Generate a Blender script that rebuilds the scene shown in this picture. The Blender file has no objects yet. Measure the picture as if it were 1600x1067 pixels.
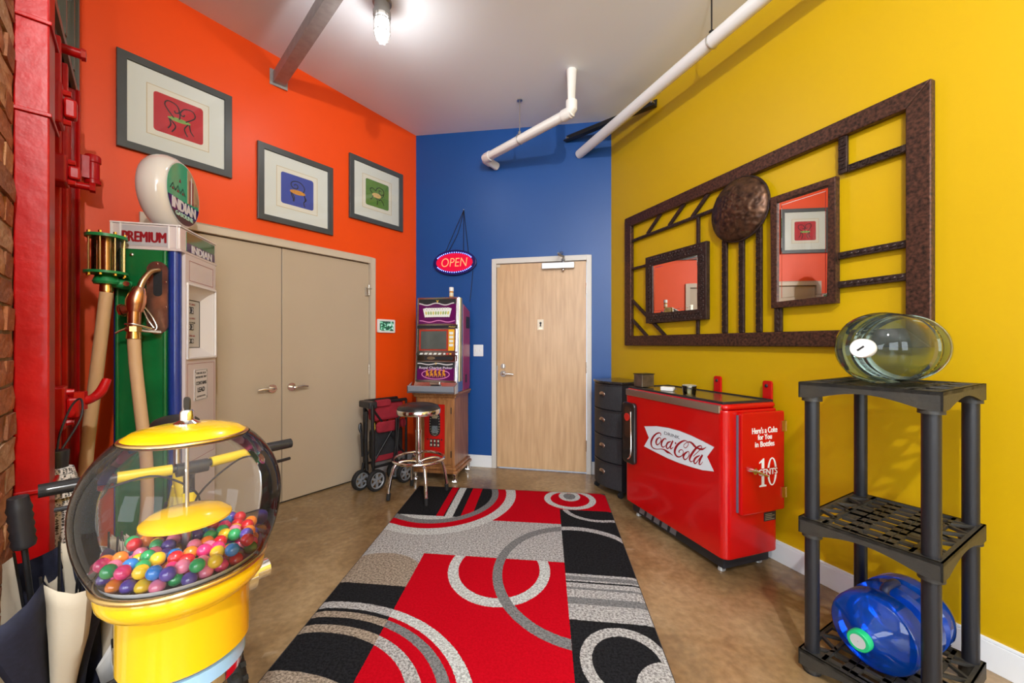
import bpy, bmesh, math, random
from mathutils import Vector, Matrix, Euler
R = math.radians
PI = math.pi
random.seed(7)
SC = bpy.context.scene
COL = SC.collection

# ---------------------------------------------------------------- camera
cd = bpy.data.cameras.new('camera')
cam = bpy.data.objects.new('camera', cd); COL.objects.link(cam)
cam.location = (0, 0, 1.31); cam.rotation_euler = (PI/2, 0, 0)
cd.sensor_width = 36; cd.lens = 620/1600*36; cd.shift_y = 3.5/1600; cd.clip_start = .02
SC.camera = cam
# ---------------------------------------------------------------- view, world, window light
SC.view_settings.view_transform = 'Standard'; SC.view_settings.look = 'None'
SC.view_settings.gamma = 1; SC.view_settings.use_curve_mapping = False
SC.view_settings.exposure = 0.0
SC.cycles.use_denoising = True
SC.cycles.max_bounces = 8; SC.cycles.transparent_max_bounces = 24; SC.cycles.caustics_refractive = False
SC.cycles.caustics_reflective = False; SC.cycles.sample_clamp_indirect = 6
w = bpy.data.worlds.new('sky'); SC.world = w; w.use_nodes = True
w.node_tree.nodes['Background'].inputs[0].default_value = (.62, .78, 1, 1)
w.node_tree.nodes['Background'].inputs[1].default_value = 2.0
def area(name, loc, rot, sx, sy, energy, color):
    l = bpy.data.lights.new(name, 'AREA'); l.shape = 'RECTANGLE'; l.size = sx; l.size_y = sy
    l.energy = energy; l.color = color
    o = bpy.data.objects.new(name, l); COL.objects.link(o); o.location = loc; o.rotation_euler = rot
    return o
WIN_X = (-2.6, -.2, 2.2)                     # the three loft windows in the wall behind the photographer
for wx in WIN_X:
    area('window_daylight', (wx, -4.42, 1.95), (R(90), 0, 0), 1.7, 2.5, 105, (.90, .96, 1))

# ---------------------------------------------------------------- helpers
MATS = {}
def mat(name, col=(.8,.8,.8), rough=.5, metal=0, spec=.5, var=0, vscale=8, bump=0, bscale=60, col2=None, coat=0, emit=None, estr=0, stretch=(1,1,1), detail=4, alpha=1, trans=0, ior=1.45, sub=0):
    if name in MATS: return MATS[name]
    m = bpy.data.materials.new(name); m.use_nodes = True; MATS[name] = m
    nt = m.node_tree; b = nt.nodes['Principled BSDF']
    c = (*col, 1)
    b.inputs['Base Color'].default_value = c; b.inputs['Roughness'].default_value = rough
    b.inputs['Metallic'].default_value = metal; b.inputs['Specular IOR Level'].default_value = spec
    b.inputs['Coat Weight'].default_value = coat; b.inputs['Coat Roughness'].default_value = .06
    b.inputs['IOR'].default_value = ior; b.inputs['Transmission Weight'].default_value = trans
    b.inputs['Subsurface Weight'].default_value = sub
    if emit: b.inputs['Emission Color'].default_value = (*emit, 1); b.inputs['Emission Strength'].default_value = estr
    if var or bump:
        tc = nt.nodes.new('ShaderNodeTexCoord'); mp = nt.nodes.new('ShaderNodeMapping')
        mp.inputs['Scale'].default_value = stretch; nt.links.new(tc.outputs['Object'], mp.inputs['Vector'])
    if var:
        n = nt.nodes.new('ShaderNodeTexNoise'); n.inputs['Scale'].default_value = vscale; n.inputs['Detail'].default_value = detail
        nt.links.new(mp.outputs[0], n.inputs['Vector'])
        rp = nt.nodes.new('ShaderNodeValToRGB'); rp.color_ramp.elements[0].position = .3; rp.color_ramp.elements[1].position = .7
        c2 = col2 or tuple(max(0, x*(1-var)) for x in col)
        rp.color_ramp.elements[0].color = (*c2, 1); rp.color_ramp.elements[1].color = c
        nt.links.new(n.outputs['Fac'], rp.inputs['Fac']); nt.links.new(rp.outputs['Color'], b.inputs['Base Color'])
    if bump:
        n2 = nt.nodes.new('ShaderNodeTexNoise'); n2.inputs['Scale'].default_value = bscale; n2.inputs['Detail'].default_value = 3
        nt.links.new(mp.outputs[0], n2.inputs['Vector'])
        bp = nt.nodes.new('ShaderNodeBump'); bp.inputs['Strength'].default_value = bump; bp.inputs['Distance'].default_value = .01
        nt.links.new(n2.outputs['Fac'], bp.inputs['Height']); nt.links.new(bp.outputs['Normal'], b.inputs['Normal'])
    return m
def glassmat(name, tint=(1,1,1), rough=.02, refl=1.5, body=None, bodyfac=0):
    """thin-walled clear sheet: tinted see-through plus a Fresnel gloss, optionally a little milky body"""
    if name in MATS: return MATS[name]
    m = bpy.data.materials.new(name); m.use_nodes = True; MATS[name] = m
    nt = m.node_tree; nt.nodes.clear()
    out = nt.nodes.new('ShaderNodeOutputMaterial'); mix = nt.nodes.new('ShaderNodeMixShader')
    tr = nt.nodes.new('ShaderNodeBsdfTransparent'); tr.inputs[0].default_value = (*tint, 1)
    gl = nt.nodes.new('ShaderNodeBsdfGlossy'); gl.inputs['Roughness'].default_value = rough
    fr = nt.nodes.new('ShaderNodeFresnel'); fr.inputs['IOR'].default_value = refl
    base = tr.outputs[0]
    if body:
        df = nt.nodes.new('ShaderNodeBsdfDiffuse'); df.inputs[0].default_value = (*body, 1)
        tl = nt.nodes.new('ShaderNodeBsdfTranslucent'); tl.inputs[0].default_value = (*body, 1)
        a = nt.nodes.new('ShaderNodeMixShader'); a.inputs[0].default_value = .5
        nt.links.new(df.outputs[0], a.inputs[1]); nt.links.new(tl.outputs[0], a.inputs[2])
        b = nt.nodes.new('ShaderNodeMixShader'); b.inputs[0].default_value = bodyfac
        nt.links.new(tr.outputs[0], b.inputs[1]); nt.links.new(a.outputs[0], b.inputs[2]); base = b.outputs[0]
    nt.links.new(fr.outputs[0], mix.inputs[0]); nt.links.new(base, mix.inputs[1]); nt.links.new(gl.outputs[0], mix.inputs[2])
    nt.links.new(mix.outputs[0], out.inputs['Surface'])
    return m

class MB:
    """collects shapes in one bmesh, then links them as ONE mesh object"""
    def __init__(s): s.bm = bmesh.new()
    def _add(s, vs, fs, M=None):
        bv = [s.bm.verts.new(M @ Vector(v) if M else v) for v in vs]
        for f in fs:
            try: s.bm.faces.new([bv[i] for i in f])
            except ValueError: pass
        return s
    def box(s, x0, x1, y0, y1, z0, z1, M=None):
        v = [(x0,y0,z0),(x1,y0,z0),(x1,y1,z0),(x0,y1,z0),(x0,y0,z1),(x1,y0,z1),(x1,y1,z1),(x0,y1,z1)]
        return s._add(v, [(0,3,2,1),(4,5,6,7),(0,1,5,4),(1,2,6,5),(2,3,7,6),(3,0,4,7)], M)
    def rbox(s, x0, x1, y0, y1, z0, z1, r, seg=4, axis='y', M=None):
        """box with rounded corners in the plane across `axis`"""
        def rr(a0,a1,b0,b1):
            p = []
            for cx, cy, t0 in ((a1-r,b0+r,-90),(a1-r,b1-r,0),(a0+r,b1-r,90),(a0+r,b0+r,180)):
                for k in range(seg+1):
                    t = R(t0+90*k/seg); p.append((cx+r*math.cos(t), cy+r*math.sin(t)))
            return p
        if axis == 'y': return s.prism(rr(x0,x1,z0,z1), y0, y1, 'y', M)
        if axis == 'z': return s.prism(rr(x0,x1,y0,y1), z0, z1, 'z', M)
        return s.prism(rr(y0,y1,z0,z1), x0, x1, 'x', M)
    def prism(s, poly, a, b, axis='y', M=None):
        f = {'y': lambda p,t:(p[0],t,p[1]), 'z': lambda p,t:(p[0],p[1],t), 'x': lambda p,t:(t,p[0],p[1])}[axis]
        n = len(poly); v = [f(p,a) for p in poly]+[f(p,b) for p in poly]
        fs = [tuple(range(n)), tuple(range(2*n-1,n-1,-1))]+[(i,i+n,(i+1)%n+n,(i+1)%n) for i in range(n)]
        return s._add(v, fs, M)
    def cyl(s, p0, p1, r0, r1=None, seg=16, M=None, cap=True):
        r1 = r0 if r1 is None else r1
        p0 = Vector(p0); p1 = Vector(p1); d = (p1-p0).normalized()
        a = d.orthogonal().normalized(); b = d.cross(a)
        v = []
        for p, r in ((p0,r0),(p1,r1)):
            for k in range(seg):
                t = 2*PI*k/seg; v.append(p+(a*math.cos(t)+b*math.sin(t))*r)
        fs = [(k,(k+1)%seg,(k+1)%seg+seg,k+seg) for k in range(seg)]
        if cap: fs += [tuple(range(seg-1,-1,-1)), tuple(range(seg,2*seg))]
        return s._add(v, fs, M)
    def tube(s, pts, r, seg=10, closed=False, smooth=0, M=None, flat=1):
        P = [Vector(p) for p in pts]
        rr = r if isinstance(r, (list,tuple)) else [r]*len(P)
        if smooth:
            Q, q = [], []; n = len(P)
            for i in range(n if closed else n-1):
                p0 = P[(i-1)%n] if closed or i>0 else P[0]; p1 = P[i]; p2 = P[(i+1)%n]; p3 = P[(i+2)%n] if closed or i+2<n else P[-1]
                for k in range(smooth):
                    t = k/smooth
                    Q.append(.5*((2*p1)+(p2-p0)*t+(2*p0-5*p1+4*p2-p3)*t*t+(3*p1-p0-3*p2+p3)*t**3)); q.append(rr[i]*(1-t)+rr[(i+1)%n]*t)
            if not closed: Q.append(P[-1]); q.append(rr[-1])
            P, rr = Q, q
        n = len(P); v = []; a = None
        for i in range(n):
            if closed: d = P[(i+1)%n]-P[i-1]
            else: d = P[min(i+1,n-1)]-P[max(i-1,0)]
            d.normalize()
            if a is None: a = d.orthogonal().normalized()
            a = (a-d*a.dot(d))
            a = a.normalized() if a.length > 1e-6 else d.orthogonal().normalized()
            b = d.cross(a)
            for k in range(seg):
                t = 2*PI*k/seg; v.append(P[i]+(a*math.cos(t)+b*math.sin(t)*flat)*rr[i])
        fs = []
        for i in range(n if closed else n-1):
            j = (i+1)%n
            for k in range(seg): fs.append((i*seg+k, i*seg+(k+1)%seg, j*seg+(k+1)%seg, j*seg+k))
        if not closed: fs += [tuple(range(seg-1,-1,-1)), tuple(range((n-1)*seg,n*seg))]
        return s._add(v, fs, M)
    def lathe(s, prof, seg=32, M=None, cap=False):
        """profile (r, z) turned about z"""
        v = []; n = len(prof)
        for r, z in prof:
            for k in range(seg):
                t = 2*PI*k/seg; v.append((r*math.cos(t), r*math.sin(t), z))
        fs = []
        for i in range(n-1):
            for k in range(seg): fs.append((i*seg+k, i*seg+(k+1)%seg, (i+1)*seg+(k+1)%seg, (i+1)*seg+k))
        if cap: fs += [tuple(range(seg-1,-1,-1)), tuple(range((n-1)*seg,n*seg))]
        return s._add(v, fs, M)
    def ring(s, R0, r, seg=32, sseg=8, M=None):
        return s.tube([(R0*math.cos(2*PI*k/seg), R0*math.sin(2*PI*k/seg), 0) for k in range(seg)], r, sseg, closed=True, M=M)
    def ball(s, c, r, seg=16, M=None, sc=(1,1,1)):
        pr = [(max(1e-4, math.sin(PI*i/(seg//2)))*1, -math.cos(PI*i/(seg//2))) for i in range(seg//2+1)]
        T = Matrix.Translation(c) @ Matrix.Diagonal((r*sc[0], r*sc[1], r*sc[2], 1))
        return s.lathe(pr, seg, (M @ T) if M else T)
    def stroke(s, pts, y=0, th=.001, smooth=8, k=1):
        """flat lettering stroke in the xz plane, points (x, z, width)"""
        P = []; n = len(pts)
        for i in range(n-1):
            p = [pts[max(i-1,0)], pts[i], pts[i+1], pts[min(i+2,n-1)]]
            for j in range(smooth):
                t = j/smooth
                P.append([.5*(2*p[1][q]+(p[2][q]-p[0][q])*t+(2*p[0][q]-5*p[1][q]+4*p[2][q]-p[3][q])*t*t+(3*p[1][q]-p[0][q]-3*p[2][q]+p[3][q])*t**3) for q in range(3)])
        P.append(list(pts[-1])); v = []; fs = []
        for i, (x, z, wd) in enumerate(P):
            a = P[max(i-1,0)]; b = P[min(i+1,len(P)-1)]; dx, dz = b[0]-a[0], b[1]-a[1]; L = math.hypot(dx,dz) or 1
            nx, nz = -dz/L*wd*k/2, dx/L*wd*k/2
            v += [(x+nx,y-th,z+nz),(x-nx,y-th,z-nz)]
            if i: j = 2*i; fs.append((j-2,j-1,j+1,j))
        return s._add(v, fs)
    def build(s, name, m, parent=None, smooth=False, bevel=0, bseg=2, loc=None, solid=0):
        bmesh.ops.remove_doubles(s.bm, verts=s.bm.verts, dist=1e-6)
        bmesh.ops.recalc_face_normals(s.bm, faces=s.bm.faces)
        me = bpy.data.meshes.new(name); s.bm.to_mesh(me); s.bm.free()
        o = bpy.data.objects.new(name, me); COL.objects.link(o)
        if m: me.materials.append(m)
        if smooth:
            for p in me.polygons: p.use_smooth = True
            try: me.set_sharp_from_angle(angle=R(38))
            except Exception: pass
        if solid:
            sm = o.modifiers.new('thick', 'SOLIDIFY'); sm.thickness = solid; sm.offset = 0
        if bevel:
            bv = o.modifiers.new('bevel', 'BEVEL'); bv.width = bevel; bv.segments = bseg; bv.limit_method = 'ANGLE'; bv.angle_limit = R(40)
        if parent: o.parent = parent
        if loc: o.location = loc
        return o
def box(name, m, parent, x0, x1, y0, y1, z0, z1, bevel=0, **k): return MB().box(x0,x1,y0,y1,z0,z1).build(name, m, parent, bevel=bevel, **k)
def tag(o, label=None, cat=None, group=None, kind=None):
    if label: o['label'] = label
    if cat: o['category'] = cat
    if group: o['group'] = group
    if kind: o['kind'] = kind
    return o
def thing(name, label, cat, loc=(0,0,0), rz=0, group=None):
    o = bpy.data.objects.new(name, None); COL.objects.link(o); o.empty_display_size = .1
    o.location = loc; o.rotation_euler = (0,0,rz)
    return tag(o, label, cat, group)
def setting(name, loc=(0,0,0), rz=0):
    o = bpy.data.objects.new(name, None); COL.objects.link(o); o.location = loc; o.rotation_euler = (0,0,rz); o['kind'] = 'structure'
    return o
def text(name, body, size, m, parent, x, z, y=0, width=None, height=None, offset=0, shear=0, rot=None, align='CENTER', th=.0006, loc=None, bold=0):
    cu = bpy.data.curves.new(name, 'FONT'); cu.body = body; cu.size = size; cu.offset = offset; cu.shear = shear
    cu.align_x = align; cu.align_y = 'CENTER'; cu.extrude = th; cu.resolution_u = 4
    t = bpy.data.objects.new(name, cu)
    me = bpy.data.meshes.new_from_object(t)
    xs = [v.co.x for v in me.vertices]; ys = [v.co.y for v in me.vertices]
    kx = width/(max(xs)-min(xs)) if width else 1; ky = height/(max(ys)-min(ys)) if height else 1
    cx = (max(xs)+min(xs))/2 if align == 'CENTER' else 0; cy = (max(ys)+min(ys))/2
    for v in me.vertices: v.co = ((v.co.x-cx)*kx, (v.co.y-cy)*ky, v.co.z)
    bpy.data.objects.remove(t); bpy.data.curves.remove(cu)
    if bold:                                       # heavier strokes: the outline repeated a hair to every side
        bm = bmesh.new(); bm.from_mesh(me); src = bm.faces[:]
        for i, (dx, dy) in enumerate(((-bold,0),(bold,0),(0,bold*.6),(0,-bold*.6))):
            g = bmesh.ops.duplicate(bm, geom=src+[e for e in {e for f in src for e in f.edges}]+[v for v in {v for f in src for v in f.verts}])
            for v in g['geom']:
                if isinstance(v, bmesh.types.BMVert): v.co += Vector((dx, dy, .00002*(i+1)))
        bm.to_mesh(me); bm.free()
    me.materials.clear(); me.materials.append(m)
    o = bpy.data.objects.new(name, me); COL.objects.link(o); o.parent = parent
    o.rotation_euler = rot or (PI/2, 0, 0); o.location = loc or (x, y, z)
    return o
def copy_tree(o, parent=None):
    c = o.copy(); COL.objects.link(c); c.parent = parent
    for ch in [k for k in o.children]: copy_tree(ch, c)
    return c
def TR(x=0,y=0,z=0,rx=0,ry=0,rz=0): return Matrix.Translation((x,y,z)) @ Euler((rx,ry,rz)).to_matrix().to_4x4()

# wall frames: origin, direction to the right as seen from the room (local y runs into the wall)
C0 = Vector((-1.06, 4.384)); C1 = Vector((.988, 3.950)); L0 = Vector((-2.573, 2.338))
WALLS = {'orange': (C0, R(54.02)), 'blue': (C0, R(-11.97)), 'yellow': (C1, R(-68.27)), 'brick': (L0, R(133.3))}
def W(k, u, h=0, off=0):
    o, t = WALLS[k]; d = Vector((math.cos(t), math.sin(t))); n = Vector((math.sin(t), -math.cos(t)))
    p = o+d*u+n*off; return (p.x, p.y, h)
def TH(k): return WALLS[k][1]

# ---------------------------------------------------------------- shared materials
M = {}
M['orange'] = mat('orange_paint', (.84,.072,.003), .42, var=.06, vscale=1.5, bump=.03, bscale=180)
M['blue'] = mat('blue_paint', (.006,.066,.27), .42, var=.08, vscale=1.2, bump=.03, bscale=180)
M['yellow'] = mat('yellow_paint', (.56,.345,.001), .40, var=.05, vscale=1.2, bump=.03, bscale=180)
M['ceiling'] = mat('ceiling_paint', (.80,.84,.89), .8, bump=.05, bscale=120)
M['white'] = mat('white_paint', (.78,.80,.83), .4)
M['plaster'] = mat('plaster', (.7,.69,.66), .8)
M['beige'] = mat('beige_metal_paint', (.50,.40,.29), .38, var=.05, vscale=2)
M['beigeframe'] = mat('beige_frame_paint', (.58,.49,.38), .38)
M['greyframe'] = mat('light_grey_frame_paint', (.60,.57,.53), .38)
M['chrome'] = mat('chrome', (.86,.86,.88), .09, 1)
M['steel'] = mat('brushed_steel', (.62,.60,.57), .28, 1, bump=.03, bscale=300, stretch=(1,30,30))
M['nickel'] = mat('satin_nickel', (.70,.66,.60), .25, 1)
M['black'] = mat('black_plastic', (.018,.018,.022), .42)
M['blackmetal'] = mat('black_metal', (.02,.02,.022), .35, .4)
M['rubber'] = mat('black_rubber', (.012,.012,.013), .7, bump=.2, bscale=120)
M['brass'] = mat('brass', (.72,.50,.20), .25, 1)
M['copper'] = mat('copper', (.76,.40,.23), .27, 1, var=.3, vscale=14)
M['whitegloss'] = mat('white_enamel', (.82,.80,.79), .2, coat=.4)
M['ink'] = mat('black_ink', (.012,.012,.014), .6)
M['mirror'] = mat('silvered_glass', (.9,.9,.9), .01, 1)
# ================================================================ THE SETTING
def floor_mat():
    m = bpy.data.materials.new('stained_concrete'); m.use_nodes = True; nt = m.node_tree; b = nt.nodes['Principled BSDF']
    tc = nt.nodes.new('ShaderNodeTexCoord')
    n1 = nt.nodes.new('ShaderNodeTexNoise'); n1.inputs['Scale'].default_value = 1.6; n1.inputs['Detail'].default_value = 8; n1.inputs['Roughness'].default_value = .62; n1.inputs['Distortion'].default_value = .6
    n2 = nt.nodes.new('ShaderNodeTexNoise'); n2.inputs['Scale'].default_value = 28; n2.inputs['Detail'].default_value = 6
    r1 = nt.nodes.new('ShaderNodeValToRGB'); e = r1.color_ramp.elements
    e[0].position = .28; e[0].color = (.17,.098,.040,1); e[1].position = .74; e[1].color = (.46,.325,.175,1)
    x = e.new(.5); x.color = (.29,.185,.086,1)
    r2 = nt.nodes.new('ShaderNodeValToRGB'); r2.color_ramp.elements[0].position = .35; r2.color_ramp.elements[0].color = (.78,.78,.78,1); r2.color_ramp.elements[1].position = .7; r2.color_ramp.elements[1].color = (1.08,1.08,1.08,1)
    mx = nt.nodes.new('ShaderNodeMix'); mx.data_type = 'RGBA'; mx.blend_type = 'MULTIPLY'; mx.inputs[0].default_value = 1
    # pale scuffs
    n3 = nt.nodes.new('ShaderNodeTexNoise'); n3.inputs['Scale'].default_value = 5; n3.inputs['Detail'].default_value = 10; n3.inputs['Distortion'].default_value = 1.8
    r3 = nt.nodes.new('ShaderNodeValToRGB'); r3.color_ramp.elements[0].position = .66; r3.color_ramp.elements[0].color = (0,0,0,1); r3.color_ramp.elements[1].position = .74; r3.color_ramp.elements[1].color = (.3,.3,.3,1)
    mx2 = nt.nodes.new('ShaderNodeMix'); mx2.data_type = 'RGBA'; mx2.inputs[7].default_value = (.55,.47,.36,1)
    L = nt.links.new
    for n in (n1,n2,n3): L(tc.outputs['Object'], n.inputs['Vector'])
    L(n1.outputs['Fac'], r1.inputs[0]); L(n2.outputs['Fac'], r2.inputs[0]); L(r1.outputs[0], mx.inputs[6]); L(r2.outputs[0], mx.inputs[7])
    L(n3.outputs['Fac'], r3.inputs[0]); L(r3.outputs[0], mx2.inputs[0]); L(mx.outputs[2], mx2.inputs[6]); L(mx2.outputs[2], b.inputs['Base Color'])
    b.inputs['Roughness'].default_value = .23; b.inputs['Coat Weight'].default_value = .25; b.inputs['Coat Roughness'].default_value = .1
    bp = nt.nodes.new('ShaderNodeBump'); bp.inputs['Strength'].default_value = .06; bp.inputs['Distance'].default_value = .01
    L(n2.outputs['Fac'], bp.inputs['Height']); L(bp.outputs[0], b.inputs['Normal'])
    return m
FLOOR = floor_mat()
# the slab is poured in two bays that meet at a saw-cut joint running out from the closet doors
fl = MB().box(-4.2, 4.6, -4.6, 4.9, -.15, -.004).build('floor', mat('joint_filler', (.30,.24,.17), .7)); fl['kind'] = 'structure'
ja = Vector(W('orange', -1.50, 0)[:2]); jd = Vector((.80,.60)).normalized(); jn = Vector((-jd.y, jd.x))
def clip(poly, o, n):
    out = []
    for i, p in enumerate(poly):
        q = poly[(i+1) % len(poly)]; a = (p-o).dot(n); b = (q-o).dot(n)
        if a >= 0: out.append(p)
        if a*b < 0: out.append(p+(q-p)*(a/(a-b)))
    return out
rect = [Vector(p) for p in ((-4.2,-4.6),(4.6,-4.6),(4.6,4.9),(-4.2,4.9))]
for s in (1, -1):
    MB().prism([tuple(p) for p in clip(rect, ja+jn*s*.002, jn*s)], -.006, 0, 'z').build('slab', FLOOR, fl)

# ceiling slab falls slightly to the right
def ch(x): return 3.567-.038*x
MB()._add([(-4.2,-4.6,ch(-4.2)),(4.6,-4.6,ch(4.6)),(4.6,4.9,ch(4.6)),(-4.2,4.9,ch(-4.2)),(-4.2,-4.6,3.95),(4.6,-4.6,3.95),(4.6,4.9,3.95),(-4.2,4.9,3.95)],
    [(0,3,2,1),(4,5,6,7),(0,1,5,4),(1,2,6,5),(2,3,7,6),(3,0,4,7)]).build('ceiling', M['ceiling'])['kind'] = 'structure'

def wall(name, key, u0, u1, m, openings=(), top=3.9, th=.15):
    o = W(key, 0); b = MB(); cur = u0
    for a, c, h in sorted(openings):
        b.box(cur, a, 0, th, 0, top); b.box(a, c, 0, th, h, top); cur = c
    b.box(cur, u1, 0, th, 0, top)
    ob = b.build(name, m); ob.location = o; ob.rotation_euler = (0,0,TH(key)); ob['kind'] = 'structure'; return ob
wall('wall_left', 'orange', -2.58, .10, M['orange'], [(-2.245, -.556, 2.128)])
wall('wall_back', 'blue', -.02, 2.12, M['blue'], [(.890, 1.880, 2.172)])
wall('wall_right', 'yellow', -.02, 9.15, M['yellow'])
# the rest of the loft behind the photographer
def plain(name, m, *a):
    o = MB().box(*a).build(name, m); o['kind'] = 'structure'; return o
plain('wall_side', M['plaster'], -4.2, -4.05, -4.6, .65, 0, 3.9)
plain('wall_return', M['plaster'], -4.2, -1.29, .50, .65, 0, 3.9)
b = MB(); cur = -4.2
for wx in WIN_X:
    b.box(cur, wx-.85, -4.6, -4.45, 0, 3.9).box(wx-.85, wx+.85, -4.6, -4.45, 0, .7).box(wx-.85, wx+.85, -4.6, -4.45, 3.2, 3.9); cur = wx+.85
b.box(cur, 4.6, -4.6, -4.45, 0, 3.9)
b.build('wall_front', M['plaster'])['kind'] = 'structure'
for i, wx in enumerate(WIN_X):
    s = setting('window_%d' % (i+1), (wx, -4.52, .7))
    f = MB().box(-.85,-.80,-.03,.03,0,2.5).box(.80,.85,-.03,.03,0,2.5).box(-.80,.80,-.03,.03,0,.05).box(-.80,.80,-.03,.03,2.45,2.5)
    f.build('window_frame', M['blackmetal'], s)
    for k in range(1,4): box('glazing_bar', M['blackmetal'], s, -.80,.80,-.02,.02,k*.625-.015,k*.625+.015)
    box('glazing_bar', M['blackmetal'], s, -.015,.015,-.021,.021,.05,2.45)
    box('pane', glassmat('window_glass'), s, -.80,.80,-.004,.004,.05,2.45)

# baseboards
def base(name, key, u0, u1, h=.125):
    o = MB().box(u0, u1, -.014, 0, 0, h-.012).box(u0, u1, -.009, 0, h-.012, h).build(name, M['white'], bevel=.002)
    o.location = W(key, 0); o.rotation_euler = (0,0,TH(key)); o['kind'] = 'structure'
base('baseboard_back', 'blue', .02, .868); base('baseboard_back_corner', 'blue', 1.904, 2.07)
base('baseboard_right', 'yellow', .03, 9.1); base('baseboard_left', 'orange', -.53, -.04)

# ---- closet double doors in the orange wall
d1 = setting('door_1', W('orange', -1.4), TH('orange'))
f = MB()
for s in (-1, 1):
    x0, x1 = sorted((s*.871, s*.813)); f.box(x0, x1, -.022, .10, 0, 2.157)
f.box(-.813, .813, -.022, .10, 2.10, 2.157).box(-.813,.813,.045,.10,2.085,2.10)
f.build('door_frame', M['beigeframe'], d1, bevel=.004)
box('head_gap', mat('shadow_gap_brown', (.10,.06,.035), .8), d1, -.81, .81, .015, .05, 2.094, 2.0999)
def lever(parent, x, z, y, s, m=None):
    m = m or M['nickel']
    h = MB().cyl((x,y,z),(x,y-.012,z),.033,seg=24).cyl((x,y-.012,z),(x,y-.045,z),.011).build('lever_rose', m, parent, smooth=True)
    MB().tube([(x,y-.045,z),(x+s*.02,y-.052,z),(x+s*.07,y-.05,z+.004),(x+s*.118,y-.046,z-.001)], [.010,.011,.010,.008], 10, smooth=5, flat=.8).build('lever', m, h, smooth=True)
    return h
for s in (-1, 1):
    x0, x1 = sorted((s*.003, s*.809))
    lf = box('door_leaf', M['beige'], d1, x0, x1, .008, .052, .012, 2.092, .002)
    lever(lf, s*.075, .95, .008, s)
    for z in (.30, 1.06, 1.84):
        MB().cyl((s*.811,.003,z-.05),(s*.811,.003,z+.05),.008,seg=10).build('hinge', M['nickel'], lf, smooth=True)
MB().box(.768,.80,-.012,.008,1.78,1.86).box(.775,.825,-.03,-.024,1.845,1.853).build('door_catch', M['steel'], d1)
box('threshold_gap', M['ink'], d1, -.813,.813,.02,.05,.0005,.011)

# ---- entrance door in the blue wall
WOOD = None
def wood(name, c1, c2, rough=.4, sc=2.2, st=(14,14,1.2), coat=0):
    m = bpy.data.materials.new(name); m.use_nodes = True; nt = m.node_tree; b = nt.nodes['Principled BSDF']; L = nt.links.new
    tc = nt.nodes.new('ShaderNodeTexCoord'); mp = nt.nodes.new('ShaderNodeMapping'); mp.inputs['Scale'].default_value = st
    n = nt.nodes.new('ShaderNodeTexNoise'); n.inputs['Scale'].default_value = sc; n.inputs['Detail'].default_value = 7; n.inputs['Distortion'].default_value = .35
    r = nt.nodes.new('ShaderNodeValToRGB'); r.color_ramp.elements[0].position = .3; r.color_ramp.elements[0].color = (*c1,1); r.color_ramp.elements[1].position = .68; r.color_ramp.elements[1].color = (*c2,1)
    L(tc.outputs['Object'], mp.inputs[0]); L(mp.outputs[0], n.inputs['Vector']); L(n.outputs['Fac'], r.inputs[0]); L(r.outputs[0], b.inputs['Base Color'])
    b.inputs['Roughness'].default_value = rough; b.inputs['Coat Weight'].default_value = coat; return m
M['maple'] = wood('maple_veneer', (.49,.30,.155), (.62,.40,.22), .36)
M['oak'] = wood('oak_stain', (.20,.075,.022), (.42,.19,.07), .35, st=(18,18,1.5), coat=.2)
d2 = setting('door_2', W('blue', 1.385), TH('blue'))
f = MB()
for s in (-1, 1):
    x0, x1 = sorted((s*.517, s*.468)); f.box(x0, x1, -.022, .11, 0, 2.202)
f.box(-.468,.468,-.022,.11,2.150,2.202)
f.build('door_frame', M['greyframe'], d2, bevel=.004)
lf = box('door_leaf', M['maple'], d2, -.464,.464,.002,.046,.012,2.146,.002)
lever(lf, -.395, .995, .002, 1)
MB().cyl((-.395,.002,1.075),(-.395,-.008,1.075),.026,seg=20).box(-.40,-.39,-.026,-.008,1.055,1.095).build('deadbolt', M['nickel'], lf, smooth=True)
MB().box(-.466,-.456,-.003,.03,.92,1.08).build('strike_plate', M['steel'], lf)
for z in (.28, 1.07, 1.87): MB().cyl((.466,-.004,z-.055),(.466,-.004,z+.055),.008,seg=10).build('hinge', M['nickel'], lf, smooth=True)
sg = box('keyhole_plate', mat('ivory_plate', (.75,.66,.52), .4), lf, -.032,.032,-.002,.002,1.452,1.560,.001)
MB().cyl((0,-.0021,1.523),(0,-.0035,1.523),.0115,seg=18).prism([(-.005,1.52),(.005,1.52),(.008,1.488),(-.008,1.488)],-.0035,-.0021).build('keyhole', M['ink'], sg)
MB().box(-.018,.018,-.003,-.0021,1.462,1.472).build('lettering_line', M['copper'], sg)
cl = MB().rbox(.02,.345,-.055,.002,2.072,2.132,.006,axis='x').build('door_closer', mat('aluminium_paint', (.62,.66,.72), .3, .7), d2, bevel=.003)
MB().tube([(.235,-.05,2.15),(.25,-.16,2.165),(.20,-.20,2.18)], .011, 8).tube([(.20,-.20,2.19),(.225,-.03,2.235)], .010, 8).cyl((.235,-.03,2.13),(.235,-.03,2.17),.018).build('closer_arm', mat('grey_metal', (.35,.35,.36), .35, .9), cl, smooth=True)
MB().ball((.235,-.03,2.058),.016).build('closer_pivot', M['steel'], cl, smooth=True)
MB().box(-.467,-.430,-.006,.002,2.115,2.145).build('alarm_contact', M['beigeframe'], d2)

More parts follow.
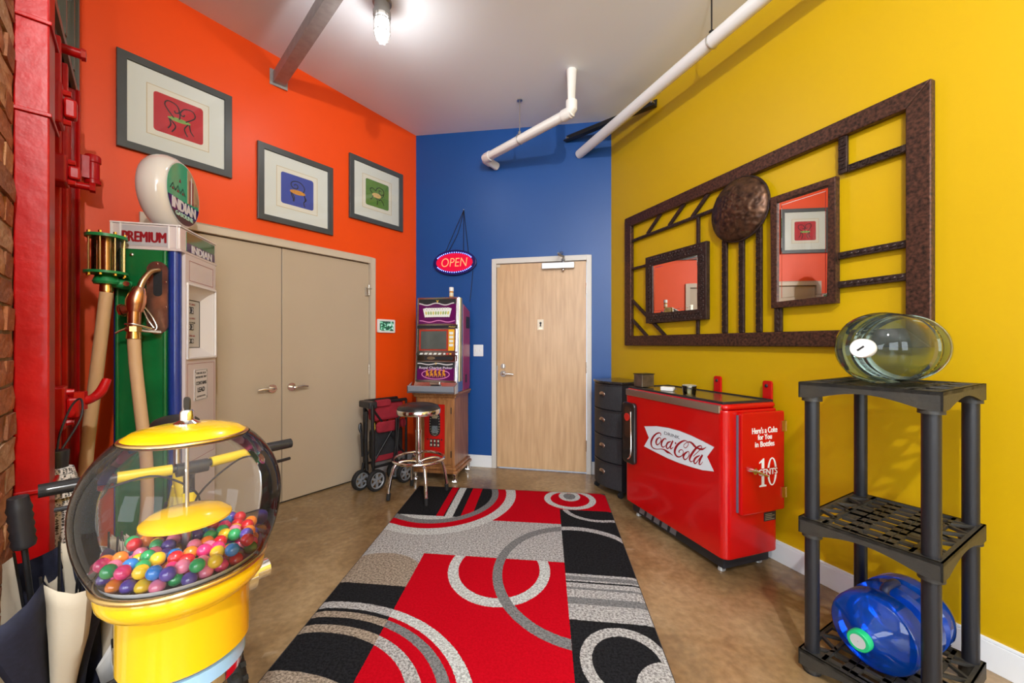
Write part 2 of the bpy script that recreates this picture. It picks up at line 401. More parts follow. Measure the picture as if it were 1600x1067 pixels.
# ---- brick wall on the left with the red steel fire door frame
wb = wall('wall_brick', 'brick', -2.075, 0, mat('mortar', (.33,.27,.21), .9, var=.35, vscale=30, bump=.4, bscale=80), th=.28)
BR = [mat('brick_%s' % n, c, .85, var=.45, vscale=26, bump=.6, bscale=50, col2=c2) for n, c, c2 in (('rust',(.48,.17,.07),(.26,.09,.04)),('tan',(.58,.30,.15),(.36,.16,.08)),('brown',(.36,.14,.065),(.20,.08,.045)),('pale',(.52,.36,.24),(.34,.16,.08)))]
def brick_mesh(L, i):
    m = MB().box(-L/2, L/2, 0, .05, 0, .064)
    bmesh.ops.subdivide_edges(m.bm, edges=m.bm.edges[:], cuts=1, use_grid_fill=True)
    rnd = random.Random(i)
    for v in m.bm.verts: v.co += Vector((rnd.uniform(-.002,.002), rnd.uniform(-.0025,.0025), rnd.uniform(-.002,.002)))
    me = bpy.data.meshes.new('brick'); m.bm.to_mesh(me); m.bm.free(); return me
full = [[brick_mesh(.205, i) for i in range(2)], [brick_mesh(.10, 9+i) for i in range(2)]]
BM = []
for kind in full:
    row = []
    for me in kind:
        for mt in BR:
            c = me.copy(); c.materials.append(mt); row.append(c)
    BM.append(row)
rb = random.Random(3)
def place_brick(u, z, k):
    o = bpy.data.objects.new('brick', rb.choice(BM[k])); COL.objects.link(o); o.parent = wb
    o.location = (u, -.007+rb.uniform(-.003,.003), z)
for c in range(48):
    z = .006+c*.0745
    if z > 3.55: break
    if c % 2: us = [(-1.635-.107-.215*i, 0) for i in range(2)]
    else: us = [(-1.635-.054, 1), (-1.635-.108-.108, 0), (-1.635-.323-.054, 1)]
    for u, k in us: place_brick(u, z, k)
    if z > 2.45: place_brick(-.055, z, 1)
# ---- red steel fire-door frame (fixed to the brick wall)
RED = mat('red_gloss_steel', (.52,.003,.004), .38, spec=.35, var=.35, vscale=6, bump=.18, bscale=24, coat=.08)
fd = setting('door_3', W('brick', 0), TH('brick')); fd['label'] = 'red painted steel fire door with latches and lever on the brick wall'
# jamb: H-section, edge towards the camera
MB().box(-1.615,-1.575,-.072,-.002,0,3.60).box(-1.575,-1.46,-.045,-.002,0,3.60).box(-1.575,-1.50,-.072,-.060,0,3.60).build('jamb', RED, fd, bevel=.004)
for z in (.86, 2.28, 2.0, 3.1): box('jamb_strap', RED, fd, -1.622,-1.46,-.078,-.002,z,z+.012,.002)
MB().box(-1.46,-.46,-.022,-.002,.02,2.56).build('door_panel', RED, fd, bevel=.003)
for u in (-1.30,-1.02,-.80): box('stiffener', RED, fd, u-.018,u+.018,-.040,-.022,.02,2.56,.004)
MB().box(-.44,-.19,-.030,-.002,0,2.62).box(-.44,-.41,-.050,-.030,0,2.62).build('jamb', RED, fd, bevel=.004)
for i in range(22):
    z = .25+i*.105; MB().cyl((-.30,-.030,z),(-.30,-.041,z),.012,.009,seg=10).build('rivet', RED, fd, smooth=True)
def latch(u, z, s=1):
    b = box('latch', RED, fd, u-.05,u+.05,-.065,-.022,z-.07*s,z+.07*s,.008)
    for dz in (-.05,.05): MB().cyl((u,-.065,z+dz*s),(u,-.085,z+dz*s),.013,.011,seg=8).build('bolt', RED, b, smooth=True)
    MB().box(u-.02,u+.02,-.10,-.065,z-.035*s,z+.03*s).build('latch_tongue', RED, b, bevel=.008)
latch(-1.22, 2.20, 1.1); latch(-1.08, 2.0, .8); latch(-1.13, 1.06, 1.2)
MB().cyl((-.86,-.02,2.60),(-.86,-.085,2.60),.02).cyl((-.86,-.085,2.60),(-.86,-.10,2.60),.027,.024,seg=6).build('bolt', RED, fd, smooth=True)
MB().cyl((-.60,-.02,2.085),(-.60,-.095,2.085),.017).cyl((-.60,-.095,2.085),(-.60,-.115,2.085),.024,seg=6).build('bolt', RED, fd, smooth=True)
MB().lathe([(.001,0),(.034,0),(.034,.02),(.028,.026),(.028,.115),(.034,.12),(.034,.15),(.03,.158),(.001,.158)], 20, TR(-.25,-.085,2.20)).box(-.29,-.21,-.075,-.02,2.22,2.34).build('lock_barrel', RED, fd, smooth=True)
lv = MB().tube([(-1.02,-.02,1.075),(-1.02,-.10,1.072),(-.99,-.125,1.075),(-.955,-.150,1.10),(-.93,-.168,1.150)],[.026,.020,.017,.019,.016],12,smooth=5).build('lever', RED, fd, smooth=True)
MB().cyl((-1.02,-.085,1.035),(-1.02,-.085,1.11),.030,seg=6).build('lever_boss', RED, lv)
# steel sash above the door
sw = setting('window_4', W('brick', 0), TH('brick')); sw['label'] = 'narrow steel framed window high above the red fire door'
MB().box(-1.40,-.16,-.03,-.012,2.66,2.70).box(-1.40,-.16,-.03,-.012,3.42,3.46).box(-1.40,-1.36,-.03,-.012,2.70,3.42).box(-.20,-.16,-.03,-.012,2.70,3.42).build('window_frame', mat('grey_steel_sash', (.16,.17,.16), .4, .5), sw)
for u in (-1.09,-.78,-.47): box('glazing_bar', MATS['grey_steel_sash'], sw, u-.012,u+.012,-.034,-.012,2.70,3.42)
for i in range(4): box('pane', mat('green_grey_glass', (.16,.22,.19), .06, coat=1), sw, -1.36+i*.31+.01,-1.36+(i+1)*.31-.03,-.018,-.013,2.70,3.42)

# ================================================================ OVERHEAD
PIPE = mat('white_pipe_paint', (.80,.78,.74), .45, bump=.05, bscale=40)
def pipe(name, label, pts, r, m=PIPE):
    t = thing(name, label, 'pipe', (pts[0][0], pts[0][1], 0)); o = Vector(t.location)
    P = [Vector(p)-o for p in pts]
    MB().tube(P, r, 18).build('pipe_run', m, t, smooth=True)
    for p, a, b_ in ((P[i], P[i-1], P[i+1]) for i in range(1, len(P)-1)):
        da = (a-p).normalized(); db = (b_-p).normalized()
        MB().tube([p+da*.085, p+da*.02, p+db*.02, p+db*.085], r*1.13, 18).build('elbow', m, t, smooth=True)
    return t, o
zA = 3.21
pA, oA = pipe('sprinkler_pipe', 'short white pipe dropping from the ceiling and turning into the blue wall', [(.487,3.25,ch(.487)), (.487,3.25,zA), (-.275,4.03,zA-.02), (-.165,4.186,zA-.03)], .042)
rod = MB().cyl((.071,3.67,zA+.04),(.071,3.67,ch(.07)),.005,seg=8).cyl((.071,3.67,zA+.035),(.071,3.67,zA+.06),.014).cyl((.071,3.67,ch(.07)-.008),(.071,3.67,ch(.07)),.025).build('hanger_rod', M['steel'], pA); rod.location = -oA
ring = MB().ring(.044,.004,24,6,TR(.071,3.67,zA-.01,PI/2,0,R(45))).build('hanger_ring', M['steel'], rod)
pB, oB = pipe('sprinkler_main', 'long straight white pipe running beside the yellow wall', [(.68,4.012,3.225), (2.62,-.96,3.225)], .044, mat('white_pipe_gloss', (.82,.82,.82), .35))
rod = MB().cyl((1.265,2.515,3.262),(1.265,2.515,ch(1.265)),.005,seg=8).cyl((1.265,2.515,3.255),(1.265,2.515,3.29),.016).build('hanger_rod', M['blackmetal'], pB); rod.location = -oB
MB().ring(.047,.004,24,6,TR(1.265,2.515,3.225,PI/2,0,R(21))).build('hanger_ring', M['steel'], rod)
# black steel angle across the corner
a = Vector((.554,4.03,3.40)); c = Vector((1.222,3.345,3.365))
t = thing('steel_angle_brace', 'black steel angle bar crossing the blue and yellow wall corner', 'steel bar', (a.x,a.y,0))
d = (c-a); ang = math.atan2(d.y, d.x); L = d.length
MB().box(0,L,-.004,.004,-.045,.02).box(0,L,-.05,.004,-.045,-.037).build('angle_bar', M['blackmetal'], t).matrix_local = TR(0,0,a.z, 0, 0.05, ang)
for s in (.03, .97):
    p = d*s; MB().cyl((p.x+.01,p.y,a.z+d.z*s-.02),(p.x-.03,p.y-.03,a.z+d.z*s-.02),.01,seg=6).build('bolt', M['steel'], t)
# grey square strut to the orange wall
g = mat('grey_strut', (.36,.36,.36), .4, .3, var=.2, vscale=20)
a = Vector((-1.895,3.222,3.455)); c = Vector((.42,.93,3.455)); d = c-a
t = thing('ceiling_strut', 'grey square steel strut running from the orange wall under the ceiling', 'steel bar', (a.x,a.y,0))
o = MB().box(0,d.length,-.042,.042,-.045,.042).build('square_tube', g, t); o.location = (0,0,a.z); o.rotation_euler = (0,0,math.atan2(d.y,d.x))
o2 = MB().box(0,.006,-.065,.065,-.065,.062).build('end_plate', g, t); o2.location = (0,0,a.z); o2.rotation_euler = o.rotation_euler
for k in (.45,.9):
    p = d*k; MB().cyl((p.x,p.y,a.z+.04),(p.x,p.y,ch(a.x+p.x)),.006,seg=8).build('hanger_rod', M['steel'], t)

def cage_lamp(x, y, label, energy):
    z = ch(x); t = thing('caged_ceiling_lamp', label, 'lamp', (x,y,z), 0, 'caged jar lamps on the ceiling')
    MB().lathe([(.001,0),(.062,0),(.062,-.018),(.05,-.026),(.05,-.075),(.058,-.08),(.058,-.105),(.04,-.11),(.001,-.11)],24).build('canopy', mat('lamp_grey_casting', (.30,.29,.28), .45, .6), t, smooth=True)
    MB().lathe([(.040,-.105),(.044,-.13),(.045,-.21),(.042,-.235),(.030,-.258),(.012,-.268),(.0005,-.27)],24).build('glass_jar', mat('lit_frosted_jar', (.9,.9,.9), .3, emit=(1,.97,.92), estr=4), t, smooth=True)
    cg = MATS['lamp_grey_casting']; b = MB()
    for k in range(6):
        a = 2*PI*k/6+.3; b.tube([(.05*math.cos(a),.05*math.sin(a),-.10),(.052*math.cos(a),.052*math.sin(a),-.22),(.036*math.cos(a),.036*math.sin(a),-.268),(.004*math.cos(a),.004*math.sin(a),-.283)],.0028,6)
    b.build('guard', cg, t, smooth=True)
    for zz in (-.135,-.215): MB().ring(.0525,.0028,28,6,TR(0,0,zz)).build('guard_ring', cg, t, smooth=True)
    l = bpy.data.lights.new('lamp_light','POINT'); l.energy = energy; l.shadow_soft_size = .035; l.color = (1,.985,.96)
    lo = bpy.data.objects.new('lamp_light', l); COL.objects.link(lo); lo.parent = t; lo.location = (0,0,-.31)
    return t
cage_lamp(-.868, 2.65, 'caged glass jar lamp on the ceiling near the grey strut', 11)
cage_lamp(.45, -.65, 'caged glass jar lamp on the ceiling above the photographer', 255)
cage_lamp(1.4, -2.2, 'added caged jar lamp, out of view on the ceiling by the far windows', 90)  # extra lamp out of view, added to brighten the room overall

# ================================================================ ORANGE WALL PICTURES
FRM = mat('charcoal_frame', (.065,.072,.075), .38, var=.2, vscale=5)
MATC = mat('mat_board', (.74,.76,.72), .8); INNER = mat('inner_mat_cream', (.80,.77,.68), .8); LINE = mat('mat_bevel_tan', (.62,.50,.30), .8)
def picture(u, z, label, col, seatcol, draw):
    w2, h2 = .3075, .303
    t = thing('framed_print', label, 'picture', W('orange', u, z), TH('orange'), 'framed chair prints on the orange wall')
    fw = .047; f = MB()
    f.prism([(-w2,-h2),(w2,-h2),(w2-fw,-h2+fw),(-w2+fw,-h2+fw)],-.028,-.002).prism([(-w2,h2),(w2,h2),(w2-fw,h2-fw),(-w2+fw,h2-fw)],-.028,-.002)
    f.prism([(-w2,-h2),(-w2,h2),(-w2+fw,h2-fw),(-w2+fw,-h2+fw)],-.028,-.002).prism([(w2,-h2),(w2,h2),(w2-fw,h2-fw),(w2-fw,-h2+fw)],-.028,-.002)
    f.build('frame', FRM, t, bevel=.003)
    box('mat_board', MATC, t, -w2+fw,w2-fw,-.014,-.002,-h2+fw,h2-fw)
    ln = MB()
    for x0,x1,z0,z1 in ((-.168,.168,.160,.164),(-.168,.168,-.164,-.160),(-.168,-.164,-.16,.16),(.164,.168,-.16,.16)): ln.box(x0,x1,-.0152,-.014,z0,z1)
    ln.build('mat_bevel', LINE, t)
    box('inner_mat', INNER, t, -.164,.164,-.0145,-.014,-.16,.16)
    pr = MB().rbox(-.133,.133,-.0152,-.0144,-.128,.128,.018,axis='y').build('print', mat('print_'+label.split()[0], col, .6, var=.15, vscale=12), t)
    s = MB(); [s.stroke(q, -.0155, .0003) for q in draw['lines']]; s.build('chair_drawing', M['ink'], pr)
    e = MB().prism([(draw['seat'][0]+draw['seat'][2]*math.cos(2*PI*k/28), draw['seat'][1]+draw['seat'][3]*math.sin(2*PI*k/28)) for k in range(28)], -.0157,-.0153); e.build('chair_seat_drawing', mat('seat_'+label.split()[0], seatcol, .6, var=.4, vscale=60), pr)
    box('glazing', glassmat('picture_glass', refl=1.35), t, -w2+fw,w2-fw,-.0195,-.0185,-h2+fw,h2-fw)
    return t
w_ = .0075
def L_(*p): return [(x,z,w_) for x,z in p]
picture(-2.070, 2.839, 'red chair print in grey frame, highest and nearest the fire door', (.55,.018,.03), (.28,.50,.12), {'seat':(.0,-.012,.062,.014),'lines':[
    L_((-.03,-.005),(-.075,.06),(-.06,.095),(-.015,.085),(.0,.045),(-.02,.03),(-.025,.045)), L_((.035,-.008),(.085,.04),(.075,.08),(.03,.078),(.005,.04),(.02,.025),(.03,.04)), L_((0,.045),(.004,.02),(.0,-.005)),
    L_((-.055,-.018),(-.045,-.055),(-.060,-.088)), L_((-.05,-.02),(-.02,-.06),(-.04,-.105)), L_((.048,-.02),(.028,-.06),(.045,-.105)), L_((.055,-.018),(.062,-.06),(.08,-.088))]})
picture(-1.283, 2.589, 'blue chair print in grey frame, lowest above the closet doors', (.045,.075,.40), (.80,.34,.04), {'seat':(.0,-.010,.064,.019),'lines':[
    L_((.045,.0),(.056,.04),(.02,.078),(-.035,.075),(-.055,.045),(-.035,.018),(-.005,.022),(0,.045),(-.018,.055),(-.03,.042)), L_((-.055,-.02),(-.045,-.055),(-.030,-.08),(-.035,-.092)), L_((-.048,-.022),(-.028,-.06),(-.04,-.09)), L_((.05,-.022),(.07,-.055),(.05,-.08),(.058,-.115)), L_((.055,-.02),(.062,-.06),(.045,-.085))]})
picture(-.505, 2.798, 'green chair print in grey frame, nearest the blue wall', (.13,.27,.055), (.85,.55,.20), {'seat':(-.01,-.012,.050,.024),'lines':[
    L_((-.06,.0),(-.085,.03),(-.06,.05),(-.02,.035),(-.01,.055),(.02,.075),(.06,.065),(.075,.03),(.05,.01),(.02,.02),(.02,.045),(.045,.045)), L_((.075,.03),(.06,-.01),(.045,-.02)), L_((-.05,-.02),(-.07,-.06),(-.085,-.06)), L_((-.02,-.035),(0,-.06),(-.005,-.10)), L_((.03,-.035),(.06,-.06),(.075,-.09)), L_((.0,-.036),(.02,-.05),(.03,-.04))]})
# small white touch screen
t = thing('wall_touch_screen', 'small white wall touch screen beside the closet doors', 'control panel', W('orange', -.40, 1.49), TH('orange'))
MB().rbox(-.105,.105,-.022,-.001,-.068,.068,.012,axis='y').build('bezel', M['whitegloss'], t, bevel=.003)
def screen_mat():
    m = bpy.data.materials.new('lit_leafy_screen'); m.use_nodes = True; nt = m.node_tree; b = nt.nodes['Principled BSDF']; L = nt.links.new
    tc = nt.nodes.new('ShaderNodeTexCoord'); n = nt.nodes.new('ShaderNodeTexNoise'); n.inputs['Scale'].default_value = 34; n.inputs['Detail'].default_value = 2
    r = nt.nodes.new('ShaderNodeValToRGB'); r.color_ramp.interpolation = 'CONSTANT'; e = r.color_ramp.elements
    e[0].position = 0; e[0].color = (.01,.08,.05,1); e[1].position = .47; e[1].color = (.05,.30,.12,1)
    x = e.new(.53); x.color = (.35,.75,.55,1); x = e.new(.62); x.color = (.85,.95,.92,1)
    L(tc.outputs['Object'], n.inputs['Vector']); L(n.outputs['Fac'], r.inputs[0]); L(r.outputs[0], b.inputs['Emission Color']); b.inputs['Emission Strength'].default_value = .8
    b.inputs['Base Color'].default_value = (.02,.02,.02,1); b.inputs['Roughness'].default_value = .1; return m
box('screen', screen_mat(), t, -.083,.083,-.0235,-.022,-.048,.048)
MB().cyl((.094,-.0222,0),(.094,-.023,0),.004,seg=12).build('button', mat('light_grey_plastic', (.6,.6,.6), .4), t)

# ================================================================ BLUE WALL
t = thing('open_sign', 'oval lit red and blue OPEN sign hanging by chains', 'sign', W('blue', .462, 2.18), TH('blue'))
def oval(a, b_, n=48): return [(a*math.cos(2*PI*k/n), b_*math.sin(2*PI*k/n)) for k in range(n)]
MB().prism(oval(.242,.135), -.045, -.004).build('sign_case', mat('dark_blue_sign_case', (.012,.010,.10), .3), t, bevel=.004)
MB().prism(oval(.205,.098), -.047, -.045).build('sign_field', mat('red_sign_field', (.45,.004,.03), .3, emit=(.8,.0,.04), estr=.55), t)
text('lettering', 'OPEN', .12, mat('neon_orange_letters', (1,.3,.15), .3, emit=(1,.16,.06), estr=1.7), t, .002, 0, -.0495, width=.29, height=.092, shear=.16, offset=-.0012)
led = mat('blue_led', (.1,.1,1), .3, emit=(.15,.22,1), estr=7)
lm = MB().ball((0,0,0),.0052,8).build('led', led, t, smooth=True); first = True
for k in range(52):
    a = 2*PI*k/52
    if abs(math.sin(a)) < .42: continue
    o = lm if first else lm.copy()
    if not first: COL.objects.link(o); o.parent = t
    first = False; o.location = (.212*math.cos(a), -.048, .106*math.sin(a)+(0))
ch_m = M['blackmetal']; nail = Vector((.094,-.008,.565))
for q in ((-.11,.117),(-.075,.124),(.095,.117),(.150,.105)):
    mid = Vector((q[0]*.55+nail.x*.45+(.03 if q[0]==-.075 else 0), -.015, (q[1]+nail.z)/2-.02))
    MB().tube([nail, mid, (q[0],-.02,q[1])], .0032, 6, smooth=6).build('chain', ch_m, t, smooth=True)
MB().cyl((.094,0,.567),(.094,-.016,.567),.005,seg=10).build('nail', M['steel'], t)
MB().tube([(.20,-.02,-.09),(.185,-.018,-.25),(.165,-.016,-.42)], .003, 6, smooth=4).build('power_cord', M['black'], t)
t = thing('light_switch', 'white double switch plate on the blue wall beside the slot machine', 'switch', W('blue', .718, 1.238), TH('blue'))
MB().rbox(-.054,.054,-.007,-.0005,-.062,.062,.006,axis='y').build('plate', M['white'], t, bevel=.002)
for x in (-.023,.023): MB().box(x-.005,x+.005,-.018,-.007,-.012,.012).build('toggle', M['whitegloss'], t, bevel=.002)

# ================================================================ YELLOW WALL METAL MIRROR
BRZ = mat('bronze_patina', (.13,.055,.035), .42, .55, var=.8, vscale=70, col2=(.018,.012,.010), bump=.15, bscale=60, detail=6)
BRD = mat('dark_bronze', (.070,.042,.036), .45, .6, var=.6, vscale=50, bump=.3, bscale=90)
t = thing('wall_mirror', 'large bronze geometric frame with hammered disc and two mirrors', 'mirror', W('yellow', 0, 0), TH('yellow'))
U0,U1,Z0,Z1 = .265,2.374,1.293,2.468; fw = .088; y0, y1 = -.045, -.006
for p in ([(U0,Z1),(U1,Z1),(U1-fw,Z1-fw),(U0+fw,Z1-fw)], [(U0,Z0),(U1,Z0),(U1-fw,Z0+fw),(U0+fw,Z0+fw)], [(U0,Z0),(U0,Z1),(U0+fw,Z1-fw),(U0+fw,Z0+fw)], [(U1,Z0),(U1,Z1),(U1-fw,Z1-fw),(U1-fw,Z0+fw)]):
    MB().prism(p, y0, y1).build('frame_rail', BRZ, t, bevel=.006, bseg=3)
def bar(name, p, q, wd, m=BRD, ya=-.034, yb=-.014, bev=.004):
    dx, dz = q[0]-p[0], q[1]-p[1]; L = math.hypot(dx,dz); nx, nz = -dz/L*wd/2, dx/L*wd/2
    return MB().prism([(p[0]+nx,p[1]+nz),(q[0]+nx,q[1]+nz),(q[0]-nx,q[1]-nz),(p[0]-nx,p[1]-nz)], ya, yb).build(name, m, t, bevel=bev)
def greek(parent, p, q, wd):
    """stepped key relief along a bar"""
    dx, dz = q[0]-p[0], q[1]-p[1]; L = math.hypot(dx,dz); ex, ez = dx/L, dz/L; n = max(1, round(L/(wd*1.25))); s = L/n; b = MB(); h = wd*.36; tk = wd*.12
    def seg(a, c):
        P = [(p[0]+ex*x-ez*v, p[1]+ez*x+ex*v) for x, v in (a, c)]
        ddx, ddz = P[1][0]-P[0][0], P[1][1]-P[0][1]; l = math.hypot(ddx,ddz) or 1; ux, uz = ddx/l*tk/2, ddz/l*tk/2; nx, nz = -uz, ux
        b.prism([(P[0][0]-ux+nx,P[0][1]-uz+nz),(P[1][0]+ux+nx,P[1][1]+uz+nz),(P[1][0]+ux-nx,P[1][1]+uz-nz),(P[0][0]-ux-nx,P[0][1]-uz-nz)], -.039, -.033)
    for i in range(n):
        o = i*s; pts = [(o,-h),(o,h),(o+s*.72,h),(o+s*.72,-h*.3),(o+s*.36,-h*.3),(o+s*.36,h*.25)]
        for a, c in zip(pts, pts[1:]): seg(a, c)
        seg((o+s*.72,-h*.3+0),(o+s*.72,-h)); seg((o+s*.72,-h),(o+s,-h))
    b.build('key_relief', BRD, parent)
def rope(parent, p, q, wd):
    b = MB(); n = int(math.hypot(q[0]-p[0],q[1]-p[1])/(wd*.9))
    ang = math.atan2(q[1]-p[1], q[0]-p[0])
    for i in range(n):
        f = (i+.5)/n; x = p[0]+(q[0]-p[0])*f; z = p[1]+(q[1]-p[1])*f
        b.ball((0,0,0), wd*.5, 8, TR(x,-.035,z,0,-ang-R(28),0), (1.0,.35,.42))
    b.build('leaf_relief', BRD, parent, smooth=True)
zi0, zi1 = Z0+fw, Z1-fw
# three key columns under the disc
for u in (1.325,1.452,1.572):
    o = bar('key_column', (u,zi0), (u,2.05), .034); greek(o, (u,zi0+.01), (u,2.02), .034)
o = bar('key_bar', (2.030,2.380), (2.030,2.190), .040); greek(o, (2.030,2.375), (2.030,2.20), .04)
o = bar('key_bar', (2.050,2.207), (2.286,2.207), .038); greek(o, (2.06,2.207), (2.28,2.207), .036)
for z in (1.768, 1.617):
    o = bar('leaf_bar', (2.008,z), (2.286,z), .036); rope(o, (2.02,z), (2.28,z), .030)
o = bar('leaf_bar', (.353,2.245), (1.26,2.252), .026); rope(o, (.37,2.245), (1.24,2.252), .022)
bar('thin_bar', (1.098,2.24), (1.098,2.04), .024); bar('thin_bar', (1.094,1.49), (1.094,zi0), .024); bar('thin_bar', (.353,1.990), (.570,1.988), .022)
for a_, c_ in (((.551,2.258),(.714,2.385)), ((.804,2.258),(.967,2.385)), ((1.038,2.258),(1.190,2.385)), ((.353,1.705),(.765,1.375)), ((.353,1.530),(.55,1.375))): bar('diagonal_bar', a_, c_, .026)
o = bar('twist_stub', (1.692,zi0), (1.692,1.53), .044); rope(o, (1.692,zi0), (1.692,1.53), .034)
# hammered disc
b = MB(); dm = random.Random(5); pts = [(dm.uniform(-.21,.21), dm.uniform(-.21,.21)) for _ in range(420)]
NR, NS = 38, 120; v = []; fs = []
for i in range(NR+1):
    r = .205*i/NR
    for k in range(NS):
        a_ = 2*PI*k/NS; x, z = r*math.cos(a_), r*math.sin(a_)
        dd = min((x-px)**2+(z-pz)**2 for px, pz in pts)**.5
        y = -.052-.075*(1-(r/.205)**2)**.75 + .42*max(0,.014-dd)*(1 if r < .2 else 0) if i < NR else -.040
        v.append((x, y, z))
for i in range(NR):
    for k in range(NS): fs.append((i*NS+k, i*NS+(k+1)%NS, (i+1)*NS+(k+1)%NS, (i+1)*NS+k))
b._add(v, fs); o = b.build('hammered_disc', mat('hammered_copper_brown', (.15,.075,.042), .38, .75, var=.7, vscale=26, col2=(.03,.016,.013)), t, smooth=True); o.location = (1.443,0,2.186)
o2 = MB().ring(.204,.008,48,8,TR(0,-.042,0,PI/2,0,0)).build('disc_rim', BRD, o, smooth=True)
def mirror(u0,u1,z0,z1,f,m,relief,yaw):
    p = box('mirror_pane', M['mirror'], t, u0+f-.002,u1-f+.002,-.040,-.034,z0+f-.002,z1-f+.002)
    bv = .022; y = -.0405
    B = MB(); a0,a1,c0,c1 = u0+f,u1-f,z0+f,z1-f     # bevelled glass border
    vv = [(a0,y+.004,c0),(a1,y+.004,c0),(a1,y+.004,c1),(a0,y+.004,c1),(a0+bv,y,c0+bv),(a1-bv,y,c0+bv),(a1-bv,y,c1-bv),(a0+bv,y,c1-bv)]
    B._add(vv, [(0,1,5,4),(1,2,6,5),(2,3,7,6),(3,0,4,7)]); B.build('bevelled_edge', M['mirror'], p)
    um = (u0+u1)/2; p.matrix_local = TR(um,-.037,0,0,0,yaw) @ TR(-um,.037,0)      # the panes sit a hair askew in their frames
    b = MB()
    for q in ([(u0,z1),(u1,z1),(u1-f,z1-f),(u0+f,z1-f)], [(u0,z0),(u1,z0),(u1-f,z0+f),(u0+f,z0+f)], [(u0,z0),(u0,z1),(u0+f,z1-f),(u0+f,z0+f)], [(u1,z0),(u1,z1),(u1-f,z1-f),(u1-f,z0+f)]): b.prism(q, -.056, -.016)
    o = b.build('mirror_frame', m, t, bevel=.004)
    if relief:
        c = MB(); rr = random.Random(2)
        def run(ax, az, bx, bz):
            n = int(math.hypot(bx-ax,bz-az)/.030)
            for i in range(n):
                x, z = ax+(bx-ax)*(i+.5)/n, az+(bz-az)*(i+.5)/n
                c.ring(.0135,.0028,12,5,TR(x,-.057,z,PI/2,0,0)); c.ball((x+rr.uniform(-.004,.004),-.057,z),.005,6); c.ball((x+.015,-.057,z+rr.choice((-.02,.02))),.006,6)
        h = f/2; run(u0+h,z0+h,u1-h,z0+h); run(u0+h,z1-h,u1-h,z1-h); run(u0+h,z0+f,u0+h,z1-f); run(u1-h,z0+f,u1-h,z1-f)
        c.build('scroll_relief', BRD, o, smooth=True)
mirror(.568,1.194,1.484,2.042,.078,BRD,True,R(1.9)); mirror(1.666,2.010,1.522,2.182,.036,BRZ,False,R(1.5))
